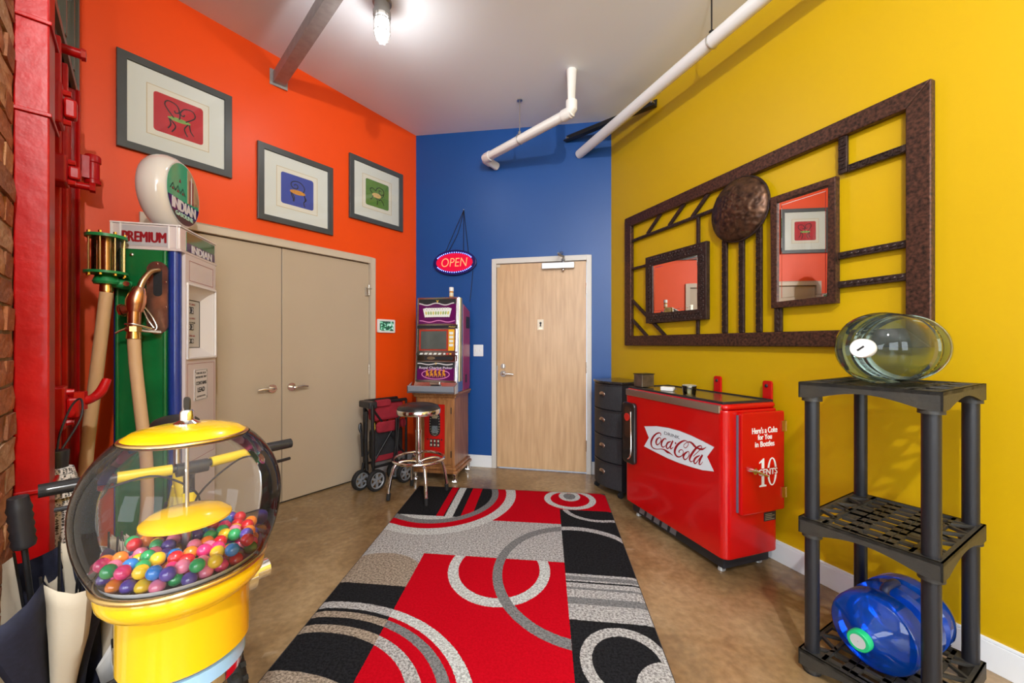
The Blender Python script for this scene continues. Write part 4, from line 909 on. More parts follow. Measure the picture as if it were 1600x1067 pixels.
# fishtail logo
dec = [(-.7066,.7127),(-.57,.7405),(-.4562,.7516),(-.351,.7531),(-.2534,.7454),(-.1628,.7328),(-.0762,.718),(-.1283,.6485),(-.0783,.5781),(-.1628,.5604),(-.2534,.5526),(-.351,.5479),(-.4562,.5485),(-.57,.5567),(-.7098,.5677),(-.6555,.6418)]
cx_, cz_ = -.39, .649
MB().prism([(cx_+(x-cx_)*1.012, cz_+(z-cz_)*1.045) for x, z in dec], -.0012, -.0002).build('logo_border', mat('logo_outline_red', (.35,.004,.006), .3), t)
lg = MB().prism(dec, -.0020, -.0011).build('logo_plate', mat('logo_white', (.70,.78,.84), .35), t)
LOGO = [
 [(-.532,.6831,.0039),(-.528,.6956,.0054),(-.5436,.7008,.0054),(-.576,.6864,.0078),(-.6091,.6562,.0112),(-.6293,.6195,.0136),(-.6256,.5923,.0104),(-.606,.5804,.0056),(-.57,.5823,.0036),(-.5234,.5948,.0035),(-.495,.5973,.0069),(-.4672,.5911,.0129),(-.4399,.5887,.0067),(-.4105,.5808,.0011)],
 [(-.5436,.6688,.0039),(-.5689,.6494,.0102),(-.5778,.6257,.0119),(-.5671,.6137,.0063),(-.5436,.6279,.0039),(-.5263,.6533,.0046),(-.5338,.6683,.0039),(-.5436,.6688,.0039)],
 [(-.4771,.6685,.0053),(-.481,.6752,.0045),(-.4978,.6687,.0069),(-.5177,.6457,.0116),(-.5223,.6214,.0101),(-.5063,.6118,.0054),(-.4827,.6271,.0022)],
 [(-.4302,.668,.0037),(-.4606,.6515,.0091),(-.4744,.6254,.0107),(-.4633,.6137,.0061),(-.4426,.6294,.0038),(-.4211,.6683,.003)],
 [(-.4105,.6775,.009),(-.4318,.6395,.0097),(-.4318,.6189,.006),(-.4068,.6364,.0019)],
 [(-.3535,.6149,.0109),(-.355,.6255,.0051),(-.3334,.639,.0033),(-.3185,.6312,.0032),(-.3249,.608,.0036),(-.351,.5883,.0051),(-.3765,.5862,.0088),(-.3931,.6009,.0133),(-.391,.6273,.0133),(-.3662,.6628,.0109),(-.3309,.6905,.008),(-.3013,.7035,.0043),(-.2781,.6982,.0028),(-.2771,.6808,.0029),(-.2964,.6593,.0028),(-.313,.6613,.0029),(-.3111,.6761,.0028),(-.2867,.6955,.0029),(-.2629,.7036,.0064),(-.2417,.6991,.0111),(-.2246,.6893,.0117),(-.2028,.6816,.0075),(-.1715,.6819,.0088),(-.1497,.6915,.0047),(-.1334,.7046,.0014)],
 [(-.2795,.6412,.0035),(-.3052,.6203,.0092),(-.3175,.5974,.0108),(-.3062,.5836,.0057),(-.2843,.5975,.0036),(-.2676,.6232,.0043),(-.2714,.6409,.0036),(-.2795,.6412,.0035)],
 [(-.2348,.6232,.0021),(-.2073,.6495,.0027),(-.1804,.677,.0028),(-.1671,.6956,.0034),(-.1759,.7019,.0041),(-.1982,.6896,.0069),(-.2255,.6621,.0104),(-.2534,.6234,.0112),(-.2643,.5959,.0091),(-.2544,.5846,.0049),(-.2371,.5947,.0017)],
 [(-.1826,.6423,.0034),(-.2141,.6201,.0083),(-.2292,.5952,.0097),(-.22,.5832,.0055),(-.2028,.5992,.0035),(-.1737,.6396,.0027)],
 [(-.1614,.6514,.0082),(-.1826,.6117,.0089),(-.187,.5882,.0054),(-.1737,.5921,.0028),(-.1593,.6114,.0017)]]
b = MB()
for i, st in enumerate(LOGO): b.stroke([(x, z, w*1.25+.001) for x, z, w in st], -.0024-i*.00002, .0002)
b.cyl((-.3869,-.0022,.6671),(-.3869,-.0027,.6671),.0065,seg=14).build('logo_script', mat('script_red', (.30,.004,.010), .35), lg)
text('logo_word', 'DRINK', .03, mat('logo_grey', (.09,.10,.13), .5), lg, -.422, .711, -.0023, width=.145, height=.020)
# bottle door on the right-hand end (local x+ side), faces +x
sd = MB().rbox(.085,.412,.352,.922,.0,.028,.012,4,axis='z').build('bottle_door', CR, t, bevel=.006)
sd.rotation_euler = (PI/2, 0, PI/2); sd.location = (.001,0,0)          # x -> depth, y -> height, z -> outwards
sw_ = mat('sign_white', (.80,.80,.78), .5)
def st(body, x, z, w, h, **k): return text('lettering', body, .04, sw_, sd, 0, 0, width=w, height=h, rot=(0,0,0), loc=(x,z,.0285), **k)
st("Here's a Coke", .257,.820,.190,.034,bold=.0012); st('for You', .257,.782,.105,.030,bold=.0012); st('in Bottles', .257,.742,.145,.030,bold=.0012)
b = MB()
b.prism([(.215,.500),(.268,.500),(.268,.508),(.252,.512),(.252,.660),(.244,.660),(.214,.640),(.214,.632),(.232,.638),(.232,.512),(.215,.508)], .0286,.0292,'z')
n = 36; out = [(.312+.036*math.cos(2*PI*k/n), .580+.080*math.sin(2*PI*k/n)) for k in range(n)]; inn = [(.312+.022*math.cos(2*PI*k/n), .580+.073*math.sin(2*PI*k/n)) for k in range(n)]
for k in range(n): j = (k+1)%n; b.prism([out[k],out[j],inn[j],inn[k]], .0286,.0292,'z')
b.build('price_numerals', sw_, sd)
MB().box(.206,.350,.561,.603,.0293,.0296).build('price_band', CR, sd)
text('lettering', 'CENTS', .04, sw_, sd, 0, 0, width=.142, height=.034, rot=(0,0,0), loc=(.279,.582,.0302), bold=.0012)
h_ = MB().cyl((.162,.600,.028),(.162,.600,.050),.017,seg=16).build('handle_boss', M['chrome'], sd, smooth=True)
MB().tube([(.105,.612,.052),(.162,.602,.056),(.245,.568,.056)],[.005,.008,.006],8).build('handle_arm', M['chrome'], h_, smooth=True)
for z in (.835,.452): MB().box(.385,.418,z-.030,z+.030,.028,.034).cyl((.416,z-.03,.03),(.416,z+.03,.03),.007,seg=8).build('hinge', M['brass'], sd)
box('seal_strip', mat('grey_seal', (.12,.11,.16), .6), t, .001,.010,.076,.084,.365,.91)
pl = box('rating_plate', M['black'], t, .0005,.003,.285,.375,.285,.335)
for k in range(4): box('plate_text', mat('plate_brass', (.45,.38,.22), .4, .5), pl, .003,.0033,.293,.365-.02*(k%2),.292+k*.010,.2955+k*.010)
for u in (-.46,-.085):
    br_ = MB().rbox(u-.030,u+.030,Dp+.004,Dp+.020,.955,1.085,.014,4,axis='y').build('lid_bracket', CR, t, bevel=.004)
    MB().ball((u,Dp,1.055),.011,10,sc=(1,.6,1)).build('bracket_knob', M['black'], br_, smooth=True)
# things on top of the cooler
def on_cooler(x, y): 
    a = R(-71.5); return (1.183+x*math.cos(a)-y*math.sin(a), 2.20+x*math.sin(a)+y*math.cos(a))
x, y = on_cooler(-.885,.12)
t = thing('napkin_dispenser', 'metal napkin dispenser on the far end of the red cooler', 'dispenser', (x,y,.9805), R(-66))
MB().box(-.035,.055,-.06,.06,0,.095).build('case', mat('dull_tin', (.30,.26,.22), .3, .9, var=.4, vscale=20), t, bevel=.004)
MB().box(-.0365,-.035,-.045,.045,.02,.08).build('opening', M['ink'], t); MB().box(-.04,.06,-.064,.064,.095,.100).build('lid', M['blackmetal'], t, bevel=.002)
x, y = on_cooler(-.62,.13)
t = thing('white_charger', 'small white plug box lying on the red cooler lid', 'charger', (x,y,.9745), R(-40))
MB().rbox(-.045,.045,-.028,.028,0,.030,.010,axis='z').build('case', M['whitegloss'], t, bevel=.006)
MB().cyl((.045,-.008,.015),(.062,-.008,.015),.003,seg=8).cyl((.045,.008,.015),(.062,.008,.015),.003,seg=8).build('prongs', M['steel'], t)
x, y = on_cooler(-.40,.12)
t = thing('drinking_glass', 'low clear drinking glass on the red cooler lid', 'glass', (x,y,.9745))
MB().lathe([(.001,.002),(.034,.002),(.036,.004),(.043,.060),(.045,.062),(.0455,.060),(.0385,.001),(.034,0),(.001,0)],28).build('glass_wall', glassmat('clear_tumbler', (.90,.94,.93), .02, 1.6), t, smooth=True)
MB().ring(.044,.0014,28,6,TR(0,0,.061)).build('rim', mat('glass_rim', (.75,.8,.78), .1, coat=1), t, smooth=True)

# ================================================================ PLASTIC SHELF
PL = mat('black_shelf_plastic', (.022,.022,.023), .48, var=.5, vscale=7, col2=(.042,.036,.026), bump=.12, bscale=90)
SA = Vector((1.156,1.602)); SB = Vector((1.362,1.252)); SD = Vector((1.640,1.860))
ex = (SB-SA).normalized(); ax = math.atan2(ex.y, ex.x); LW, LD = .405, .535
ey = Vector((-ex.y, ex.x))
t = thing('plastic_shelf_rack', 'black plastic three tier shelf rack against the yellow wall', 'shelf', (SA.x, SA.y, 0), ax)
# local: x along the near side A-B, y towards the yellow wall
def holes_panel(z):
    """moulded tray: rim, raised corner pads and an openwork web of ribs"""
    b = MB(); h = .062; tk = .006
    # rim with arched lower edge
    def rim(n, f):
        for i in range(n):
            a0, a1 = i/n, (i+1)/n; d0 = h*(1-.52*math.sin(PI*min(1,max(0,(a0-.12)/.76)))); d1 = h*(1-.52*math.sin(PI*min(1,max(0,(a1-.12)/.76))))
            f(a0,a1,d0,d1)
    def quad(p0,p1,q0,q1,n):  # p,q: bottom/top points, n thickness offset
        v = [p0,p1,q1,q0]; v2 = [tuple(Vector(x)+Vector(n)) for x in v]
        b._add(v+v2, [(0,1,2,3),(7,6,5,4),(0,4,5,1),(1,5,6,2),(2,6,7,3),(3,7,4,0)])
    for y, n in ((0,(0,tk,0)),(LD,(0,-tk,0))): rim(16, lambda a0,a1,d0,d1: quad((a0*LW,y,z-d0),(a1*LW,y,z-d1),(a0*LW,y,z),(a1*LW,y,z),n))
    for x, n in ((0,(tk,0,0)),(LW,(-tk,0,0))): rim(16, lambda a0,a1,d0,d1: quad((x,a0*LD,z-d0),(x,a1*LD,z-d1),(x,a0*LD,z),(x,a1*LD,z),n))
    return b
def web(z):
    b = MB(); zt, zb = z, z-.012
    def bx(x0,x1,y0,y1,d=0): b.box(x0,x1,y0,y1,zb-d,zt-d)
    bx(0,LW,0,.012); bx(0,LW,LD-.012,LD); bx(0,.018,.012,LD-.012); bx(LW-.018,LW,.012,LD-.012)
    s = .085                                               # strips with triangular openings along both ends
    for x0, x1 in ((.018,s),(LW-s,LW-.018)):
        bx(s-.012 if x0 < .1 else LW-s, s if x0 < .1 else LW-s+.012, .012, LD-.012)
        n = 8; yy = [.012+(LD-.024)*i/n for i in range(n+1)]
        for i in range(n+1):
            if i in (0,n): continue
            y = yy[i]; sl = .022 if i%2 else -.022
            b.prism([(x0,y-sl-.007),(x1,y+sl-.007),(x1,y+sl+.007),(x0,y-sl+.007)], zb, zt, 'z')
        b.box(x0,x1,.012,.055,zb,zt); b.box(x0,x1,LD-.055,LD-.012,zb,zt)
        bx(x0,x1,LD/2-.012,LD/2+.012)
    zc = .006                                              # sunken centre grid
    for x in (s+.055, LW/2-.038, LW/2+.038, LW-s-.055): bx(x-.011, x+.011, .012, LD-.012, zc)
    for y in (.045,.105,.175,.235,.300,.365,.430,.490): bx(s, LW-s, y-.011, y+.011, zc)
    bx(s, s+.05, .19, .34, zc); bx(LW-s-.05, LW-s, .19, .34, zc); bx(LW/2-.03,LW/2+.03,.012,.045,zc)
    return b
TIERS = (.085, .615, 1.157)
for z in TIERS:
    o = holes_panel(z).build('shelf_tray', PL, t)
    web(z).build('openwork_deck', PL, o)
    for x in (.034, LW-.034):
        for y in (.034, LD-.034):
            MB().cyl((x,y,z-.075),(x,y,z-.012),.034,.031,seg=18).build('leg_socket', PL, o, smooth=True)
for x in (.034, LW-.034):
    for y in (.034, LD-.034):
        for z0, z1 in ((.0,.012),(.085,.545),(.615,1.087)):
            MB().cyl((x,y,z0),(x,y,z1),.0245 if z0 else .03,seg=20).build('leg', mat('black_shelf_post', (.012,.0125,.016), .35, bump=.05, bscale=200), t, smooth=True)
# ---- glass carboy lying on top
def shelf_pt(x, y): p = SA+ex*x+ey*y; return p
p = shelf_pt(.205,.225); yaw = math.atan2(-.52,-.85)        # mouth points to the front left
cb = thing('glass_carboy', 'large clear glass water jug lying on the top shelf', 'jug', (p.x,p.y,1.157+.1365), 0)
Mx = TR(0,0,0,0,0,yaw) @ TR(0,0,0,0,PI/2,0)
prof_c = [(.001,-.245),(.09,-.250),(.122,-.246),(.134,-.23),(.1365,-.20),(.1365,-.120),(.131,-.112),(.131,-.100),(.136,-.092),(.136,-.060),(.124,-.050),(.124,-.030),(.136,-.018),(.136,.070),(.130,.11),(.112,.145),(.085,.170),(.055,.186),(.030,.196),(.026,.205),(.026,.222)]
o = MB().lathe(prof_c, 48).build('glass_body', glassmat('carboy_glass', (.62,.74,.70), .03, 1.45, (.14,.20,.19), .16), cb, smooth=True); o.matrix_local = Mx
o = MB().lathe([(.001,.215),(.033,.215),(.034,.218),(.034,.252),(.031,.257),(.001,.257)],32).build('cap', M['whitegloss'], cb, smooth=True); o.matrix_local = Mx
k = MB().box(-.003,.003,-.012,.012,.2572,.258).build('cap_mark', M['ink'], o); k.rotation_euler = (0,0,R(40))
# ---- blue water bottle on the bottom tier
p = shelf_pt(.205,.24)
bt = thing('blue_water_bottle', 'clear blue five gallon water bottle lying on the bottom shelf', 'bottle', (p.x,p.y,.085+.1375), 0)
yaw = math.atan2(-.43,-.90); Mx = TR(0,0,0,0,0,yaw) @ TR(0,0,0,0,PI/2,0)
BLU = glassmat('blue_polycarbonate', (.04,.28,.95), .04, 1.5, (.010,.16,.95), .40)
prof_b = [(.001,-.20),(.06,-.20),(.075,-.206),(.110,-.205),(.130,-.19),(.137,-.165),(.137,-.115),(.122,-.105),(.122,-.085),(.137,-.075),(.137,-.030),(.100,-.015),(.100,.035),(.137,.050),(.137,.112),(.133,.124),(.126,.130),(.100,.142),(.070,.156),(.045,.175),(.032,.182),(.028,.19),(.028,.215)]
o = MB().lathe(prof_b, 48).build('bottle_body', BLU, bt, smooth=True); o.matrix_local = Mx
hd_ = MB().tube([(-.060,0,-.125),(-.055,0,-.142),(.02,0,-.142),(.03,0,-.120)],.015,10,smooth=4).build('grip', mat('dark_blue_grip', (.012,.02,.07), .4), bt, smooth=True); hd_.rotation_euler = (0,PI,0); hd_.matrix_local = TR(0,0,0,0,0,yaw) @ TR(0,0,.0,PI,0,0)
o = MB().lathe([(.034,.196),(.036,.198),(.036,.222),(.033,.226),(.024,.226)],32).build('cap_ring', mat('green_cap', (.01,.42,.16), .35), bt, smooth=True); o.matrix_local = Mx
MB().lathe([(.024,.226),(.024,.2255),(.001,.2255)],24).build('cap_seal', mat('silver_seal', (.62,.68,.74), .35, .4), o, smooth=True)
# ================================================================ GAS PUMP
t = thing('gas_pump', 'vintage green, white and blue gas pump with round globe', 'gas pump', (-1.752,2.085,0), R(105.3))
GR = mat('pump_green', (.006,.145,.035), .26, coat=.4, var=.25, vscale=5); BLp = mat('pump_blue', (.012,.035,.22), .25, coat=.4)
PWH = mat('pump_pink_white', (.66,.57,.55), .3, coat=.3); PW2 = mat('pump_white', (.74,.71,.70), .28, coat=.4)
PW, PD = .41, .29; TOPZ = 1.795
MB().box(.012,PW-.012,.045,PD-.012,.06,TOPZ).build('body_core', BLp, t)
for x in (.028, PW-.028):
    for y in (.028, PD-.028): MB().cyl((x,y,.05),(x,y,TOPZ),.028,seg=20).build('corner_post', BLp, t, smooth=True)
# camera-facing side: green panel with rolled edges
gp = MB().box(-.004,.012,.050,PD-.022,.07,TOPZ).build('side_panel', GR, t, bevel=.003)
for y in (.058, PD-.030): MB().cyl((-.003,y,.07),(-.003,y,TOPZ-.004),.009,seg=12).build('edge_roll', GR, gp, smooth=True)
box('far_side_panel', GR, t, PW-.012,PW+.004,.045,PD-.045,.07,TOPZ,.003)
for y, z in ((.20,1.765),(.255,1.655)): MB().ball((-.006,y,z),.009,10,sc=(.6,1,1)).build('screw', M['chrome'], gp, smooth=True)
# white front
MB().box(.045,PW-.01,-.010,.046,1.630,TOPZ).box(.045,PW-.01,-.010,.046,.62,1.235).box(.045,.065,-.010,.046,1.235,1.630).box(PW-.030,PW-.01,-.010,.046,1.235,1.630).build('front_panel', PWH, t)
MB().box(.045,PW-.01,-.006,.012,.07,.61).build('lower_front_panel', PWH, t, bevel=.003)
def outline(x0,x1,z0,z1,m,y,wd=.0022):
    b = MB()
    for a in ((x0,x1,z0,z0+wd),(x0,x1,z1-wd,z1),(x0,x0+wd,z0+wd,z1-wd),(x1-wd,x1,z0+wd,z1-wd)): b.box(a[0],a[1],y-.0006,y,a[2],a[3])
    return b.build('pinstripe', m, t)
PS = mat('maroon_stripe', (.28,.03,.03), .4)
outline(.085,PW-.045,1.655,1.765,PS,-.0102); outline(.065,PW-.03,.66,1.20,PS,-.0102)
# recessed register window with sloping reveal
x0,x1,z0,z1 = .065,PW-.030,1.235,1.630; i0,i1,j0,j1 = .075,PW-.125,1.29,1.555
MB()._add([(x0,-.0102,z0),(x1,-.0102,z0),(x1,-.0102,z1),(x0,-.0102,z1),(i0,.030,j0),(i1,.030,j0),(i1,.030,j1),(i0,.030,j1)],[(0,1,5,4),(1,2,6,5),(2,3,7,6),(3,0,4,7)]).build('window_reveal', PW2, t)
MB().box(x0-.012,x1+.012,-.020,-.010,z1,z1+.012).box(x0-.012,x1+.012,-.020,-.010,z0-.012,z0).box(x0-.012,x0,-.020,-.010,z0,z1).box(x1,x1+.012,-.020,-.010,z0,z1).build('window_surround', PW2, t, bevel=.004)
dl = MB().box(i0,i1,.028,.0295,j0,j1).build('register_dial', mat('dial_ivory_grey', (.52,.50,.44), .4), t)
MB().box(i0-.004,i1+.004,.0265,.028,j1,j1+.004).box(i1,i1+.005,.0265,.028,j0,j1).box(i0-.004,i1+.004,.0265,.028,j0-.004,j0).build('dial_edge', M['ink'], dl)
cxp = (i0+i1)/2
for z, h_ in ((1.500,.038),(1.405,.034),(1.325,.026)):
    for k in range(3): 
        w_ = box('digit_wheel', mat('digit_black', (.03,.03,.03), .4), dl, cxp-.062+k*.034,cxp-.034+k*.034,.0255,.028,z-h_/2,z+h_/2)
        text('digit', '5824903716'[k+int(z*10)%5], .03, PW2, w_, cxp-.048+k*.034, z, .0252, height=h_*.7, width=.016)
for z, bd in ((1.535,'TOTAL SALE'),(1.455,'DOLLARS'),(1.43,'GALLONS'),(1.355,'CENTS PER GAL')): text('dial_lettering', bd, .01, PS if z != 1.43 else M['ink'], dl, cxp, z, .0275, width=.11, height=.009)
# ad glass box
MB().box(-.006,PW+.006,-.012,PD+.006,TOPZ,TOPZ+.012).build('head_base', PWH, t, bevel=.002)
MB().box(0,PW,-.006,PD,TOPZ+.012,1.925).build('head_box', PWH, t, bevel=.006)
MB().box(-.004,PW+.004,-.010,PD+.004,1.925,1.934).build('head_cap', PW2, t, bevel=.003)
for y in (.004,.042,PD-.042,PD-.004): MB().box(-.006,.0,y-.004 if y > .01 else y,y+.004,TOPZ+.012,1.925).build('head_flute', PW2, t, bevel=.001)
ag = box('side_ad_glass', mat('ad_grey_glass', (.46,.44,.46), .15, coat=.5), t, -.0022,.0,.048,PD-.048,TOPZ+.02,1.917)
text('lettering', 'PREMIUM', .06, mat('ad_maroon', (.25,.008,.012), .4), ag, 0, 0, width=.185, height=.052, bold=.0028, rot=(PI/2,0,-PI/2), loc=(-.0030,PD/2+.002,1.860))
af = box('front_ad_glass', mat('ad_green_glass', (.055,.16,.075), .12, coat=.6), t, .062,PW-.020,-.0085,-.006,TOPZ+.016,1.917)
box('ad_band', mat('ad_navy', (.045,.02,.11), .15, coat=.5), af, .062,PW-.020,-.0093,-.0085,TOPZ+.016,1.858)
text('lettering', 'INDIAN', .05, PW2, af, .232, 1.832, -.0096, width=.235, height=.040, bold=.0025)
# warning plate
wp = MB().rbox(.135,.290,-.0125,-.0102,.985,1.165,.008,axis='y').build('warning_plate', PW2, t)
b = MB()
for a in ((.139,.286,.989,.991),(.139,.286,1.159,1.161),(.139,.141,.991,1.159),(.284,.286,.991,1.159)): b.box(a[0],a[1],-.0129,-.0125,a[2],a[3])
b.build('plate_border', M['ink'], wp)
for z, bd, w_, h_, of in ((1.142,'FOR USE AS A',.11,.012,0),(1.119,'MOTOR FUEL ONLY',.125,.012,0),(1.085,'CONTAINS',.122,.020,.0006),(1.047,'LEAD',.082,.027,.001),(1.008,'(TETRAETHYL)',.10,.011,0)): text('lettering', bd, .03, M['ink'], wp, .2125, z, -.0129, width=w_, height=h_, offset=of)
for x in (.147,.278):
    for z in (.999,1.151): MB().cyl((x,-.0125,z),(x,-.0138,z),.003,seg=8).build('rivet', M['ink'], wp)
MB().box(-.02,PW+.02,-.02,PD+.02,.0,.05).build('pump_base', M['black'], t, bevel=.006)
# globe
gl = MB(); pr = [(.001,-.070),(.150,-.070),(.168,-.069),(.182,-.060),(.195,-.042),(.204,-.014),(.204,.014),(.195,.042),(.182,.060),(.168,.069),(.150,.070),(.001,.070)]
GC = TR(PW/2-.02, PD/2-.015, 2.150, PI/2, 0, 0)
g_ = gl.lathe(pr, 56).build('globe', mat('milk_glass', (.72,.68,.62), .14, coat=.6), t, smooth=True); g_.matrix_local = GC
MB().lathe([(.055,-.0),(.058,-.01),(.05,-.03),(.05,-.05)],24,TR(0,-.175,0,PI/2,0,0)).build('globe_collar', PW2, g_, smooth=True)
# lens faces the pump front; local lens plane is xy of the globe frame (z outwards after turning)
def disc_part(pts_fn, name, m, z):
    b = MB(); b.prism(pts_fn, z, z+.0008, 'z'); return b.build(name, m, g_)
def circ_clip(r, test, n=180):
    return [(r*math.cos(2*PI*k/n), r*math.sin(2*PI*k/n)) for k in range(n) if test(r*math.cos(2*PI*k/n), r*math.sin(2*PI*k/n))]
RL = .168
disc_part(circ_clip(RL+.006, lambda x,y: True), 'lens_ring', PW2, .0695)
disc_part(circ_clip(RL, lambda x,y: True), 'lens', mat('lens_jade', (.06,.42,.24), .12, coat=.6), .0705)
TANm = mat('lens_tan', (.46,.32,.18), .3); 
a0 = [(x,y) for x,y in circ_clip(RL, lambda x,y: x > .035 and y > -.035)]; a0 += [(.035,.160),(.035,-.035)]
disc_part(a0, 'lens_tan_field', TANm, .0714)
disc_part(circ_clip(RL, lambda x,y: y < -.035), 'lens_navy_field', mat('lens_navy', (.020,.012,.13), .12, coat=.5), .0720)
disc_part(circ_clip(RL, lambda x,y: y < -.112), 'lens_dark_field', mat('lens_charcoal', (.06,.055,.06), .2), .0726)
text('lettering', 'INDIAN', .07, PW2, g_, 0, 0, width=.245, height=.056, bold=.004, rot=(0,0,0), loc=(.0,-.072,.0735))
text('lettering', 'GASOLINE', .03, mat('mint_letters', (.45,.72,.55), .3), g_, 0, 0, width=.185, height=.024, offset=.001, rot=(0,0,0), loc=(.0,-.120,.0739))
MRN = mat('lens_maroon', (.22,.02,.03), .3)
for x in (-.115,-.065,-.015):
    s_ = MB().stroke([(x-.026,-.005,.006),(x,.030,.006),(x+.026,-.005,.006)],0,0,smooth=1); o = s_.build('lens_tent', M['ink'], g_); o.matrix_local = TR(0,0,.0725,-PI/2,0,0) @ TR()
    disc_part([(x-.011,-.005),(x+.011,-.005),(x,.012)], 'lens_tent_red', MRN, .0722)
disc_part([(-.055,.055),(-.035,.055),(-.045,.075)], 'lens_bird', MRN, .0722)
for x, m_ in ((.045,TANm),(.062,MRN),(.078,PW2),(.094,MRN),(.110,TANm)):
    hgt = .13-abs(x-.078)*1.4
    disc_part([(x-.006,-.03),(x+.006,-.03),(x+.006,hgt-.006),(x,hgt),(x-.006,hgt-.006)], 'lens_column', m_, .0719)
# nozzle boot on the green side
bt = MB().rbox(.075,.165,-.0145,-.0045,1.36,1.735,.044,8,axis='y').build('nozzle_boot_plate', mat('aged_copper_plate', (.50,.30,.22), .32, .9, var=.5, vscale=16), t)
def side(o): o.matrix_local = TR(0,.207,0,0,0,-PI/2)   # lay a front-built part on the camera-facing side
side(bt)   # local x becomes -y
MB().rbox(.104,.142,-.0152,-.0140,1.555,1.700,.018,8,axis='y').build('boot_opening', M['ink'], bt)
for x, z in ((.12,1.722),(.083,1.63),(.157,1.63),(.157,1.50),(.12,1.372)): MB().cyl((x,-.0145,z),(x,-.018,z),.004,seg=8).build('boot_screw', M['nickel'], bt)
nz = MB().tube([(.128,-.012,1.690),(.108,-.045,1.675),(.092,-.075,1.625),(.084,-.085,1.585)],[.012,.013,.014,.015],12,smooth=5).build('spout', mat('tarnished_copper', (.66,.44,.27), .3, 1, var=.3, vscale=18), t, smooth=True); side(nz)
NZ = M['copper']
MB().tube([(.084,-.085,1.590),(.078,-.088,1.560),(.070,-.090,1.520),(.064,-.090,1.470)],[.022,.034,.040,.034],14,smooth=4).build('nozzle_body', NZ, nz, smooth=True)
MB().cyl((.064,-.090,1.485),(.022,-.094,1.474),.027,.027,seg=14).cyl((.022,-.094,1.474),(.012,-.094,1.472),.032,seg=8).build('valve_cap', NZ, nz, smooth=True)
MB().cyl((.064,-.090,1.47),(.062,-.090,1.39),.027,.025,seg=14).build('nozzle_neck', NZ, nz, smooth=True)
MB().cyl((.062,-.090,1.395),(.062,-.090,1.37),.033,seg=8).cyl((.062,-.09,1.37),(.062,-.09,1.335),.027,.030,seg=16).build('hose_coupling', M['brass'], nz, smooth=True)
MB().tube([(.095,-.080,1.50),(.118,-.055,1.45),(.135,-.045,1.395),(.12,-.05,1.372)],.004,8,smooth=4).tube([(.095,-.080,1.48),(.105,-.060,1.43),(.125,-.05,1.39)],.004,8,smooth=4).build('trigger_guard', M['nickel'], nz, smooth=True)
MB().tube([(-.005,-.10,1.362),(.025,-.105,1.378),(.06,-.115,1.385),(.10,-.075,1.375),(.15,-.04,1.370)],[.007,.007,.009,.009,.008],8,smooth=4,flat=.6).tube([(.04,-.115,1.405),(.075,-.11,1.405),(.12,-.06,1.385)],.006,8,smooth=4).build('holder_fork', M['nickel'], nz, smooth=True)
HOSE = mat('tan_rubber_hose', (.60,.38,.20), .5, bump=.05, bscale=60)
# hose: nozzle down, along the floor and up to the sight glass (local side coordinates: x -> -y)
h1 = MB().tube([(.062,-.090,1.35),(.072,-.094,1.20),(.098,-.105,.98),(.128,-.115,.70),(.12,-.12,.40),(.03,-.13,.20),(-.09,-.12,.22),(-.128,-.11,.45),(-.118,-.098,.80),(-.088,-.090,1.15),(-.060,-.086,1.45),(-.050,-.085,1.56)],.0255,14,smooth=6).build('hose', HOSE, t, smooth=True); side(h1)
# sight glass
sgx, sgy = -.050, -.085
sg = MB().lathe([(.001,1.600),(.045,1.600),(.05,1.612),(.040,1.64),(.066,1.648),(.080,1.648),(.080,1.660),(.001,1.660)],28,TR(sgx,sgy,0)).cyl((sgx,sgy,1.615),(sgx+.07,sgy+.05,1.60),.024,seg=16).build('sight_gauge_body', mat('gauge_green', (.010,.21,.06), .35, coat=.2), t, smooth=True); side(sg)
MB().lathe([(.001,1.822),(.076,1.822),(.076,1.836),(.06,1.838),(.001,1.838)],28,TR(sgx,sgy,0)).build('gauge_cap', MATS['gauge_green'], sg, smooth=True)
MB().lathe([(.052,1.660),(.052,1.822)],28,TR(sgx,sgy,0)).build('gauge_glass', glassmat('sight_glass', (.86,.84,.72), .03, 1.5), sg, smooth=True)
MB().lathe([(.018,1.660),(.018,1.822)],12,TR(sgx,sgy,0)).build('gauge_rotor', M['copper'], sg, smooth=True)
for k in range(8):
    a = 2*PI*k/8+.2; x, y = sgx+.066*math.cos(a), sgy+.066*math.sin(a)
    MB().cyl((x,y,1.640),(x,y,1.846),.0032,seg=8).cyl((x,y,1.838),(x,y,1.848),.007,seg=6).cyl((x,y,1.638),(x,y,1.648),.007,seg=6).build('gauge_rod', M['brass'], sg, smooth=True)
MB().cyl((sgx,sgy,1.565),(sgx,sgy,1.602),.026,.024,seg=18).cyl((sgx,sgy,1.548),(sgx,sgy,1.568),.022,seg=18).build('gauge_coupling', M['brass'], sg, smooth=True)
MB().cyl((sgx+.075,sgy+.02,1.605),(sgx+.085,sgy-.012,1.605),.013,seg=8).build('gauge_plug', M['chrome'], sg, smooth=True)

